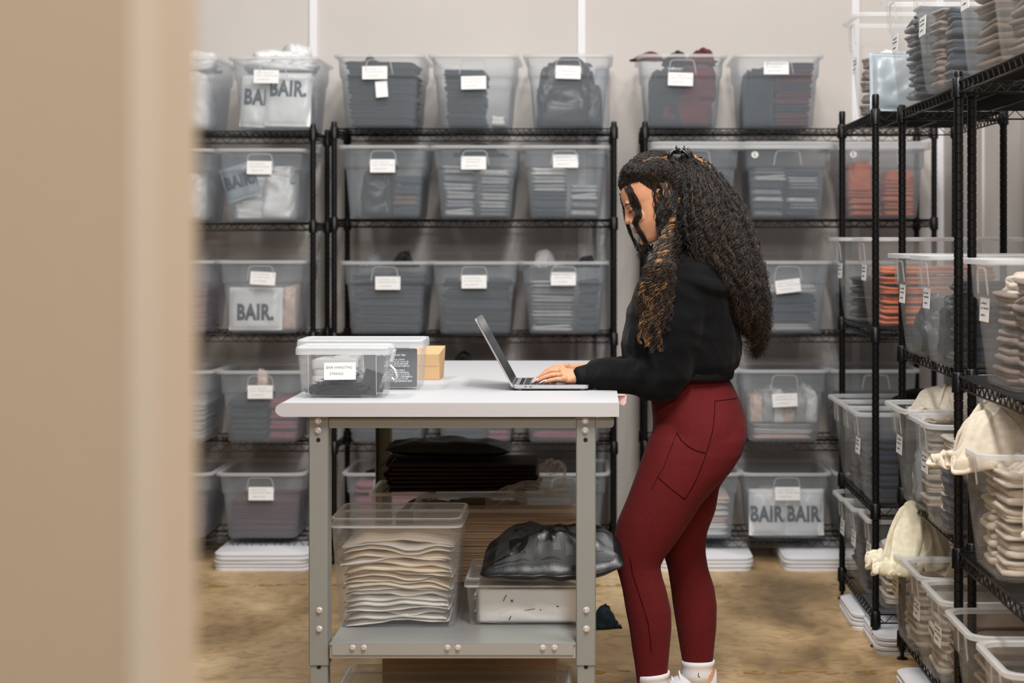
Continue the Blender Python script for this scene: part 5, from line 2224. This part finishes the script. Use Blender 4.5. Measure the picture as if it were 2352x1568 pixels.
# ---- hoodie
hd = MB()
HTOR = [(580, 1540, 1646, .080), (592, 1520, 1658, .120), (606, 1500, 1670, .160), (630, 1478, 1684, .186), (662, 1462, 1692, .197), (700, 1448, 1696, .195), (740, 1437, 1698, .192), (780, 1432, 1702, .188), (812, 1434, 1704, .184), (836, 1446, 1698, .176), (852, 1470, 1684, .160), (862, 1490, 1672, .146)]
body_loft(hd, HTOR, YC, 0, 2.35)
limb(hd, [(SH_N + Vector((.01, .035, .006)), .058), (SH_N.lerp(EL_N, .2) + Vector((.0, .016, 0)), .066), (SH_N.lerp(EL_N, .45) + Vector((.0, .004, 0)), .072), (SH_N.lerp(EL_N, .72), .072), (EL_N + Vector((-.004, 0, -.002)), (.066, .060)), (hx(1470, 866, 5.652), (.058, .047)),
          (hx(1415, 863, 5.672), (.050, .0415)), (hx(1372, 862, 5.680), (.043, .036)), (hx(1350, 864, 5.684), (.036, .031)), (hx(1335, 865, 5.688), (.034, .0285))], 24)
limb(hd, [(SH_F, .076), (SH_F.lerp(EL_F, .4), .076), (EL_F, (.064, .058)), (hx(1460, 856, 5.918), (.054, .044)), (hx(1405, 852, 5.898), (.042, .035)), (hx(1372, 851, 5.885), (.034, .030))], 24)
# puffs of cloth above the cuff and at the elbow
for px_, py_, Y_, r_ in ((1383, 848, 5.676, (.016, .045, .034)), (1404, 846, 5.672, (.014, .046, .036)), (1432, 846, 5.664, (.018, .052, .040)), (1470, 848, 5.65, (.022, .06, .05)), (1520, 850, 5.63, (.03, .06, .06))):
    ball(hd, hx(px_, py_ + 12, Y_), r_, 10, Matrix.Rotation(.25, 3, 'Y'))
# hood lying on the back and shoulders
hr = []
for k in range(15):
    t = k / 14
    a = -2.35 + 4.7 * t
    c = Vector((pxx(1600) + .082 * math.cos(a) + .012, YC + .120 * math.sin(a), pz(612) - .030 * math.cos(a) - .010))
    hr.append((c, (.034 + .012 * math.cos(a * .5), .026 + .010 * math.cos(a * .5))))
limb(hd, hr, 16)
limb(hd, [((pxx(1640), YC - .05, pz(632)), .050), ((pxx(1668), YC, pz(668)), .062), ((pxx(1640), YC + .05, pz(632)), .050)])
limb(hd, [(hx(1545, 596, 5.70), (.026, .018)), (hx(1562, 622, 5.645), (.030, .018)), (hx(1600, 642, 5.605), (.034, .019)), (hx(1645, 654, 5.62), (.036, .022)), (hx(1690, 650, 5.68), (.034, .024)), (hx(1712, 640, 5.76), (.030, .024))], 18)
limb(hd, [(hx(1550, 588, 5.73), (.020, .014)), (hx(1590, 612, 5.65), (.026, .015)), (hx(1640, 622, 5.655), (.028, .017)), (hx(1690, 622, 5.72), (.026, .02))], 18)
hm = remesh(hd, .0062, 3, 'hoodie')
# folds
n_ = len(hm.vertices)
co = np.empty(n_ * 3)
hm.vertices.foreach_get('co', co)
co = co.reshape(-1, 3)
no = np.empty(n_ * 3)
hm.vertices.foreach_get('normal', no)
no = no.reshape(-1, 3)
disp = np.zeros(n_)
for i in range(n_):
    p = Vector(co[i])
    arm = 1.0 if p.x < .16 else .7
    a = 1 - abs(noise.noise(Vector((p.x * 9, p.y * 5, p.z * 16)))) * 2
    b_ = noise.noise(Vector((p.x * 6 + 3, p.y * 6, p.z * 6)))
    c_ = 1 - abs(noise.noise(Vector((p.x * 21 + p.z * 10, p.y * 8, p.z * 9 + 7)))) * 2
    fore = max(0, min(1, (.16 - p.x) / .06))            # crumpled lower sleeve
    d_ = 1 - abs(noise.noise(Vector((p.x * 26 + 2 * noise.noise(p * 9), p.y * 5, p.z * 7 + p.x * 6)))) * 2
    disp[i] = (.0070 * a + .006 * b_ + .0045 * c_ * (1.3 if p.z < 1.1 else .7)) * arm + .0055 * d_ * fore - .004
    if p.x < .0:
        disp[i] *= max(0.15, 1 - (-p.x) / .035)
co += no * disp[:, None]
hm.vertices.foreach_set('co', co.reshape(-1))
hm.update()
HBVH = BVHTree.FromPolygons([v.co.copy() for v in hm.vertices], [tuple(p.vertices) for p in hm.polygons])
own(hm)
hood_m = mat('black_fleece', (8, 8, 10), .9, 0, .15, .3, 500, .12, 60, sheen=.05)
hoodie = link('hoodie', hm, hood_m, person)
rib_m = mat('black_rib', (20, 20, 22), .85, 0, .2)
for pts, rr_ in (([hx(1347, 864.5, 5.684), hx(1336, 865.5, 5.687), hx(1324, 866, 5.690)], ((.036, .0300), (.0345, .0285), (.034, .028))),
                 ([hx(1378, 851, 5.887), hx(1366, 851, 5.883), hx(1356, 851, 5.880)], ((.034, .031), (.033, .029), (.0325, .0285)))):
    d_ = (pts[-1] - pts[0]).normalized()
    s_ = Vector((0, 1, 0))
    up = s_.cross(d_).normalized()
    q = MB()
    rg = []
    n = 60
    for p, (a_, b_) in zip(pts, rr_):
        rg.append([p + s_ * ((a_ + (.0007 if k % 2 else 0)) * math.cos(2 * math.pi * k / n)) + up * ((b_ + (.0007 if k % 2 else 0)) * math.sin(2 * math.pi * k / n)) for k in range(n)])
    a_, b_ = rr_[-1]
    rg.append([pts[-1] - d_ * .004 + s_ * (a_ * .84 * math.cos(2 * math.pi * k / n)) + up * (b_ * .84 * math.sin(2 * math.pi * k / n)) for k in range(n)])
    q.loft(rg, cap=False)
    person_part(q, 'cuff', rib_m, hoodie)
q = MB()
rg = []
for z_, g in ((pz(868), -.004), (pz(862), .0), (pz(846), .003), (pz(838), -.003)):
    rr0 = sring(pxx(1482) - g, pxx(1684) + g, YC, .158 + g, z_, 90, 2.3)
    c_ = sum(rr0, Vector()) / 90
    rg.append([p + (p - c_).normalized() * (.0008 if k % 2 else 0) for k, p in enumerate(rr0)])
q.loft(rg)
person_part(q, 'waistband', rib_m, hoodie)
# zip line down the front edge
zp = []
for px_, py_ in ((1478, 640), (1462, 680), (1452, 710), (1444, 745), (1441, 780), (1447, 805)):
    hit = HBVH.ray_cast(Vector((pxx(px_, 5.7), 5.3, pz(py_, 5.7))), Vector((0, 1, 0)))
    if hit[0] is not None:
        zp.append(hit[0] + hit[1] * .0008)
if len(zp) > 2:
    q = MB()
    q.tube(zp, .0012, 5)
    person_part(q, 'zip', mat('dark_zip', (60, 60, 62), .4, .6), hoodie)

# ---- hair
hair_m = mat('dark_hair', (27, 21, 18), .40, 0, .5)
gold_m = mat('golden_hair', (176, 130, 78), .45, 0, .5)
brown_m = mat('brown_hair', (62, 44, 32), .42, 0, .5)
rr = random.Random(42)
mass = MB()
# crown of hair following the skull
rings = []
for u, fr, bk, hw in ((-.03, -.046, -.112, .060), (.0, -.030, -.122, .077), (.022, -.014, -.128, .082), (.045, -.006, -.131, .086), (.062, -.002, -.131, .087), (.075, .018, -.129, .087), (.084, .050, -.126, .086), (.092, .0715, -.122, .084), (.102, .0690, -.114, .079), (.115, .060, -.104, .071), (.129, .042, -.088, .058), (.141, .014, -.062, .040), (.146, -.010, -.038, .018)):
    cf, rf = (fr + bk) / 2, (fr - bk) / 2
    rings.append([hp(cf + rf * math.copysign(abs(math.cos(2 * math.pi * k / 32)) ** .8, math.cos(2 * math.pi * k / 32)), u, hw * math.copysign(abs(math.sin(2 * math.pi * k / 32)) ** .95, math.sin(2 * math.pi * k / 32))) for k in range(32)])
mass.loft(rings)
HBACK = [(353, 1556, 1592, .034), (364, 1552, 1616, .056), (382, 1550, 1637, .074), (404, 1550, 1652, .090), (430, 1552, 1664, .100), (460, 1545, 1684, .112), (500, 1540, 1702, .125), (550, 1545, 1716, .140), (590, 1575, 1730, .150), (630, 1610, 1742, .150), (670, 1640, 1748, .145), (710, 1668, 1748, .130), (745, 1688, 1744, .11), (772, 1700, 1738, .08)]
body_loft(mass, HBACK, YC, .008, 2.1)
# fall of hair before the near shoulder
limb(mass, [(hp(-.035, .0, -.070), (.030, .022)), ((pxx(1535, 5.70), 5.69, pz(560, 5.70)), (.032, .022)), ((pxx(1515, 5.66), 5.62, pz(620, 5.63)), (.034, .020)), ((pxx(1500, 5.6), 5.585, pz(680, 5.6)), (.030, .014)), ((pxx(1495, 5.6), 5.565, pz(720, 5.6)), (.018, .009))])
mm = remesh(mass, .006, 3, 'hair_mass')
n_ = len(mm.vertices)
co = np.empty(n_ * 3)
mm.vertices.foreach_get('co', co)
co = co.reshape(-1, 3)
no = np.empty(n_ * 3)
mm.vertices.foreach_get('normal', no)
no = no.reshape(-1, 3)
for i in range(n_):
    p = Vector(co[i])
    co[i] += no[i] * (.006 * (noise.noise(p * 38)) + .005 * noise.noise(p * 80) - .002)
mm.vertices.foreach_set('co', co.reshape(-1))
MBVH = BVHTree.FromPolygons([v.co.copy() for v in mm.vertices], [tuple(p.vertices) for p in mm.polygons])
own(mm)
hair_o = link('hair', mm, hair_m, person)


def interp(rows, py):
    for i in range(len(rows) - 1):
        if rows[i][0] <= py <= rows[i + 1][0]:
            t = (py - rows[i][0]) / (rows[i + 1][0] - rows[i][0])
            return [rows[i][k] * (1 - t) + rows[i + 1][k] * t for k in range(1, len(rows[i]))]
    r = rows[0] if py < rows[0][0] else rows[-1]
    return list(r[1:])


def strand(mb, guide, r, amp, wl, ph, n_per=.007, grow=.08, flat=1.0):
    """a curly strand: a helix of wavelength wl wound on the guide polyline"""
    L = 0
    seg = []
    for i in range(len(guide) - 1):
        d = (guide[i + 1] - guide[i]).length
        seg.append(d)
        L += d
    n = max(6, int(L / n_per))
    pts, rad = [], []
    i, acc = 0, 0
    for k in range(n + 1):
        s = L * k / n
        while i < len(seg) - 1 and s > acc + seg[i]:
            acc += seg[i]
            i += 1
        t = (s - acc) / max(1e-6, seg[i])
        p = guide[i].lerp(guide[i + 1], min(1, t))
        d = (guide[i + 1] - guide[i]).normalized()
        a = d.cross(Vector((0, 1, 0)))
        a = a.normalized() if a.length > 1e-4 else Vector((1, 0, 0))
        b_ = d.cross(a)
        am = amp * min(1, s / grow)
        th = ph + 2 * math.pi * s / wl
        pts.append(p + a * (am * math.cos(th)) + b_ * (am * .7 * math.sin(th)))
        rad.append(r * (1 - .5 * (k / n) ** 3))
    mb.tube(pts, rad, 3, cap=False)


BSIL = [(358, 1550, 1610, .050), (378, 1548, 1638, .074), (402, 1545, 1658, .094), (430, 1545, 1676, .108), (460, 1540, 1698, .122), (500, 1535, 1716, .135), (550, 1540, 1730, .150), (600, 1560, 1745, .162), (650, 1598, 1757, .166), (700, 1634, 1763, .156), (745, 1664, 1763, .136), (785, 1688, 1755, .105), (815, 1705, 1742, .07)]
groups = {0: MB(), 1: MB(), 2: MB()}


def lock(g, gi, n, r, amp, wl, spread, grow=.07, jit=.0, mixed=None):
    """a curl: n fine hairs that share one winding, loosened a little"""
    ph = rr.random() * 6.28
    sd = rr.random() * 50
    gg = []
    for k, p in enumerate(g):
        s = k / max(1, len(g) - 1)
        gg.append(p + Vector((noise.noise(Vector((sd, k * .55, 0))), noise.noise(Vector((sd, k * .55, 7))), .4 * noise.noise(Vector((sd, k * .55, 13))))) * jit * min(1, s * 3))
    for q_ in range(n):
        off = Vector((rr.gauss(0, 1), rr.gauss(0, 1), rr.gauss(0, .6))) * spread
        hh = [p + off * (.35 + .9 * k / len(gg)) for k, p in enumerate(gg)]
        if rr.random() < .25:
            hh = hh[:max(3, int(len(hh) * rr.uniform(.6, .95)))]
        mm_ = gi if mixed is None or rr.random() > .3 else mixed
        strand(groups[mm_], hh, r * rr.uniform(.7, 1.25), amp * rr.uniform(.7, 1.3), wl * rr.uniform(.93, 1.07), ph + rr.gauss(0, .45), .0055, grow)


def pick(brown=.10, gold=.0):
    t = rr.random()
    return 2 if t < gold else (1 if t < gold + brown else 0)


# back fall: curls wind down around the outside of the volume
for i in range(520):
    th = rr.uniform(-2.3, 2.1) if i % 3 else rr.uniform(-2.0, -.3)      # angle round the volume, 0 = straight back, -pi/2 = camera side
    y_end = rr.uniform(690, 822) if abs(th) < 1.2 else rr.uniform(600, 780)
    y0 = rr.uniform(390, 500)
    depth = rr.uniform(.78, 1.03)
    g = []
    py = y0
    drift = rr.uniform(-.35, .35)
    while True:
        a, c, hw = interp(BSIL, py)
        cx_, rx = (a + c) / 2, (c - a) / 2
        t2 = th + drift * (py - y0) / 350
        g.append(Vector((pxx(cx_ + rx * depth * math.cos(t2)), YC + hw * depth * math.sin(t2), pz(py))))
        if py >= y_end:
            break
        py = min(y_end, py + 20)
    gold = .05 if (th > -.9 and th < .6) else .01
    lock(g, pick(.12, gold), 7, .00085, rr.uniform(.003, .0085), rr.uniform(.022, .040), .0042, .06, .016, 1 if gold > .02 else None)
# front fall over the near shoulder and chest
for i in range(135):
    t = rr.random() ** .8
    y_end = rr.uniform(640, 812) - 50 * (t > .75)
    ptop = hp(rr.uniform(-.060, -.028), rr.uniform(-.01, .05), -.080 - rr.random() * .010)
    xe = 1466 + 74 * t + rr.uniform(-7, 7)
    g = [ptop]
    for k in range(1, 15):
        s = k / 14
        py = 470 + (y_end - 470) * s
        xm = 1545 + (xe - 1545) * min(1, max(0, (py - 500) / 160)) + .10 * max(0, py - 680) * (.5 - t)
        Yb = 5.690 - .125 * min(1, max(0, (py - 520) / 90)) + rr.uniform(-.004, .004)
        X, Z = pxx(xm, Yb), pz(py, Yb)
        hit = HBVH.ray_cast(Vector((X, 5.3, Z)), Vector((0, 1, 0)))
        Yv = min(Yb, hit[0].y - .010) if hit[0] is not None and hit[0].y < 5.76 else Yb
        Yv -= rr.random() * .012
        g.append(Vector((pxx(xm, Yv), Yv, pz(py, Yv))))
    w_ = rr.random()
    gi = 2 if (w_ < .17 and t < .72) else (1 if w_ < .42 else 0)
    lock(g, gi, 8, .00085, rr.uniform(.0050, .0095), rr.uniform(.030, .048), .0019, .07, .012, 1 if gi == 2 else None)
# crown: waves combed from the hairline back to the clip, over the mass
CLIP = hp(-.058, .128, -.020)
for i in range(330):
    sgn = -1 if rr.random() < .8 else 1
    t = rr.random()
    if t < .5:
        f0, u0, w0 = .076 - .10 * t, .082 + .004 * rr.random(), sgn * (.004 + .140 * t)
    else:
        s_ = (t - .5) / .5
        f0, u0, w0 = .020 - .052 * s_, .080 - .085 * s_, sgn * (.070 + .004 * s_)
    hit = BODY_BVH.find_nearest(hp(f0, u0, w0))
    A = hit[0] + hit[1] * .001
    B_ = CLIP + Vector((rr.uniform(-.02, .05), rr.uniform(-.05, .05), rr.uniform(-.05, .005)))
    g = []
    for k in range(10):
        s = k / 9
        p = A.lerp(B_, s) + uw * (.045 * math.sin(s * math.pi)) + sw * (sgn * .03 * math.sin(s * math.pi))
        hit = MBVH.find_nearest(p)
        q_ = hit[0] + hit[1] * rr.uniform(.0005, .005)
        g.append(A if k == 0 else (A.lerp(q_, .5) if k == 1 else q_))
    lock(g, pick(.2), 6, .00075, rr.uniform(.0015, .0035), rr.uniform(.018, .034), .0028, .03, .006)
# baby hairs along the hairline
for i in range(150):
    sgn = -1 if rr.random() < .85 else 1
    t = rr.random()
    f0, u0, w0 = .074 - .085 * t, .074 + .006 * rr.random() + .006 * t, sgn * (.004 + .066 * t)
    hit = BODY_BVH.find_nearest(hp(f0, u0, w0))
    A = hit[0] + hit[1] * .0008
    g = [A]
    for k in (1, 2, 3):
        p = A - fw * .010 * k + uw * .005 * k + sw * rr.uniform(-.002, .002)
        h2 = MBVH.find_nearest(p)
        h1 = BODY_BVH.find_nearest(p)
        g.append((h2[0] + h2[1] * .001) if k > 1 else h1[0] + h1[1] * .002)
    lock(g, pick(.5), 2, .0004, .001, .02, .001, .01)
# frizz over the back of the head
for i in range(330):
    a0 = rr.random()
    A = CLIP + Vector((rr.uniform(-.05, .07), -.02 - .03 * rr.random(), -.005 - .05 * rr.random()))
    py_e = rr.uniform(450, 620)
    xb = 1530 + 170 * a0
    g = [A]
    for k in range(1, 11):
        s = k / 10
        py = 372 + (py_e - 372) * s
        xm = 1565 + (xb - 1565) * min(1, s * 1.3)
        p = Vector((pxx(xm, 5.68), 5.55, pz(py, 5.68)))
        hit = MBVH.ray_cast(p, Vector((0, 1, 0)))
        if hit[0] is None:
            hit = MBVH.find_nearest(p)
        g.append(hit[0] + hit[1] * rr.uniform(.001, .007))
    lock(g, pick(.12, .01), 7, .0008, rr.uniform(.003, .007), rr.uniform(.020, .036), .004, .04, .012)
# short frizz springing from the crown down over the clip and the back of the head
for i in range(260):
    x0, y0 = rr.uniform(1508, 1636), rr.uniform(352, 425)
    g = []
    dx = rr.uniform(4, 13)
    for k in range(7):
        x, y = x0 + dx * k, y0 + k * rr.uniform(7, 14)
        p = Vector((pxx(x, 5.69), 5.5, pz(y, 5.69)))
        hit = MBVH.ray_cast(p, Vector((0, 1, 0)))
        if hit[0] is None:
            hit = MBVH.find_nearest(Vector((p.x, 5.70, p.z)))
        g.append(hit[0] + hit[1] * rr.uniform(.001, .006))
    lock(g, pick(.12, .01), 6, .0008, rr.uniform(.003, .006), rr.uniform(.018, .032), .004, .02, .008)
# short waves over the front of the crown, and behind the temple wisps
for i in range(230):
    if i < 150:
        x0, y0, dx, dy = rr.uniform(1430, 1525), rr.uniform(372, 428), rr.uniform(4, 8), rr.uniform(-5, 2)
    else:
        x0, y0, dx, dy = rr.uniform(1511, 1534), rr.uniform(446, 500), rr.uniform(-1, 2), rr.uniform(8, 12)
    g = []
    for k in range(6):
        p = Vector((pxx(x0 + dx * k, 5.69), 5.5, pz(y0 + dy * k, 5.69)))
        hit = MBVH.ray_cast(p, Vector((0, 1, 0)))
        if hit[0] is None:
            hit = MBVH.find_nearest(Vector((p.x, 5.72, p.z)))
        g.append(hit[0] + hit[1] * rr.uniform(.0008, .004))
    lock(g, pick(.15), 5, .0007, rr.uniform(.0015, .0035), rr.uniform(.018, .03), .0026, .015, .004)
# loose ringlet over the cheek
for i in range(16):
    o_ = rr.uniform(-1, 1)
    pix = [(1438, 418), (1446, 440), (1456, 460), (1464, 478), (1467, 497), (1459, 512), (1467, 528), (1478, 545), (1484, 560), (1475, 578)]
    g = []
    for k, (x, y) in enumerate(pix):
        Yl = 5.715 if k > 2 else 5.745 - .01 * k
        wd = (6, 8, 9, 8, 6, 4, 3, 3, 3, 3)[k]
        pnt = Vector((pxx(x + o_ * wd, Yl), Yl, pz(y, Yl)))
        hit = BODY_BVH.ray_cast(Vector((pnt.x, 5.4, pnt.z)), Vector((0, 1, 0)))
        if hit[0] is not None and hit[0].y < 5.80:
            pnt.y = hit[0].y - .003 - rr.random() * .005
        g.append(pnt)
    lock(g, 0, 6, .0007, rr.uniform(.001, .003), rr.uniform(.05, .07), .0016, .03, .003)
# wisps before the ear
for i in range(34):
    x0 = rr.uniform(1498, 1522)
    g = []
    for k in range(9):
        s = k / 8
        x, y = x0 + 14 * s * s + rr.uniform(-1, 1), 432 + (rr.uniform(96, 112)) * s
        hit = BODY_BVH.ray_cast(Vector((pxx(x, 5.70), 5.4, pz(y, 5.70))), Vector((0, 1, 0)))
        g.append(hit[0] - Vector((0, .0015 + .004 * rr.random(), 0)) if hit[0] is not None and hit[0].y < 5.8 else Vector((pxx(x, 5.71), 5.712, pz(y, 5.71))))
    lock(g, pick(.5), 2, .0005, .002, .035, .001, .02)
# far side ringlet and the tuft below the chin
for i in range(10):
    g = [hp(.070, .07, .045)]
    for x, y in ((1433, 480), (1438, 505), (1447, 535), (1460, 562), (1470 + rr.uniform(-8, 10), 575 + rr.uniform(-6, 10))):
        g.append(Vector((pxx(x + rr.uniform(-1.5, 2.5), 5.83), 5.825 + rr.uniform(-.01, .01), pz(y, 5.83))))
    lock(g, 0, 4, .0007, .003, .05, .002, .03)
for i in range(22):
    x0, y0 = rr.uniform(1464, 1500), rr.uniform(552, 572)
    g = [Vector((pxx(x0 + dx, 5.76), 5.79 + rr.uniform(-.03, .03), pz(y0 + dy, 5.76))) for dx, dy in ((0, 0), (rr.uniform(-4, 6), 8), (rr.uniform(-6, 12), 18), (rr.uniform(-6, 12), rr.uniform(22, 32)))]
    lock(g, 0 if i % 6 else 1, 4, .0007, .004, .03, .002, .01)
# marked golden streaks
for pix, Yg in (([(1478, 374), (1500, 367), (1522, 363), (1545, 366)], None), ([(1590, 355), (1604, 358), (1618, 368)], None), ([(1564, 425), (1560, 445), (1550, 470), (1538, 500), (1532, 525), (1526, 550)], None)):
    for i in range(4):
        g = []
        for x, y in pix:
            X, Z = pxx(x + rr.uniform(-2.5, 2.5), 5.70), pz(y + rr.uniform(-1.5, 1.5), 5.70)
            hit = MBVH.ray_cast(Vector((X, 5.4, Z)), Vector((0, 1, 0)))
            if hit[0] is None:
                hit = MBVH.find_nearest(Vector((X, 5.72, Z)))
            g.append(hit[0] + hit[1] * .008)
        lock(g, 2, 4, .0008, .0025, .045, .0014, .02)
# baby hairs at the temple and nape edge flyaways
for i in range(150):
    th = rr.uniform(-1.3, 1.3)
    py = rr.uniform(420, 800)
    a, c, hw = interp(BSIL, py)
    cx_, rx = (a + c) / 2, (c - a) / 2
    p0 = Vector((pxx(cx_ + rx * math.cos(th)), YC + hw * math.sin(th), pz(py)))
    d = Vector((math.cos(th) * .02, math.sin(th) * .02, -.025))
    strand(groups[0], [p0, p0 + d * .5 + Vector((0, 0, .004)), p0 + d + Vector((rr.uniform(-.006, .006), 0, -.006))], .0005, .003, .03, rr.random() * 6, .004, .02)
for k, (nm, m_) in {0: ('dark_curls', hair_m), 1: ('brown_curls', brown_m), 2: ('golden_curls', gold_m)}.items():
    o = person_part(groups[k], nm, m_, hair_o)
    if nm == 'golden_curls':
        o['label'] = 'golden highlighted curls'

# claw clip
clip_m = mat('black_gloss_clip', (12, 12, 14), .12, 0, .6, coat=.6)
q = MB()
cc = Vector((pxx(1564, 5.69), 5.690, pz(366, 5.69)))
hit = MBVH.ray_cast(Vector((cc.x, 5.4, cc.z)), Vector((0, 1, 0)))
if hit[0] is not None:
    cc.y = hit[0].y - .006
for s in (-1, 1):
    # one jaw: a broad curved shell that breaks into three claws
    for j in (-1, 0, 1):
        pts, rad = [], []
        for k in range(9):
            t = k / 8
            a = .25 + t * 1.9
            pts.append(cc + Vector((s * .004 + s * .030 * math.sin(a) + j * .008 * (1 - t), -.010 - .014 * math.sin(a) + .010 * t + j * .004, .038 * math.cos(a) - .006 + j * .003)))
            rad.append((.0085 * (1 - .65 * t), .0048 * (1 - .4 * t)))
        q.tube(pts, rad, 8)
    q.tube([cc + Vector((s * .004, -.010, .024)), cc + Vector((s * .011, -.012, .035)), cc + Vector((s * .012, -.010, .042))], [(.013, .004), (.010, .0035), (.005, .002)], 8)
q.tube([cc + Vector((-.018, -.012, .024)), cc + Vector((.018, -.012, .026))], .0068, 10)
person_part(q, 'hair_clip', clip_m, hair_o)
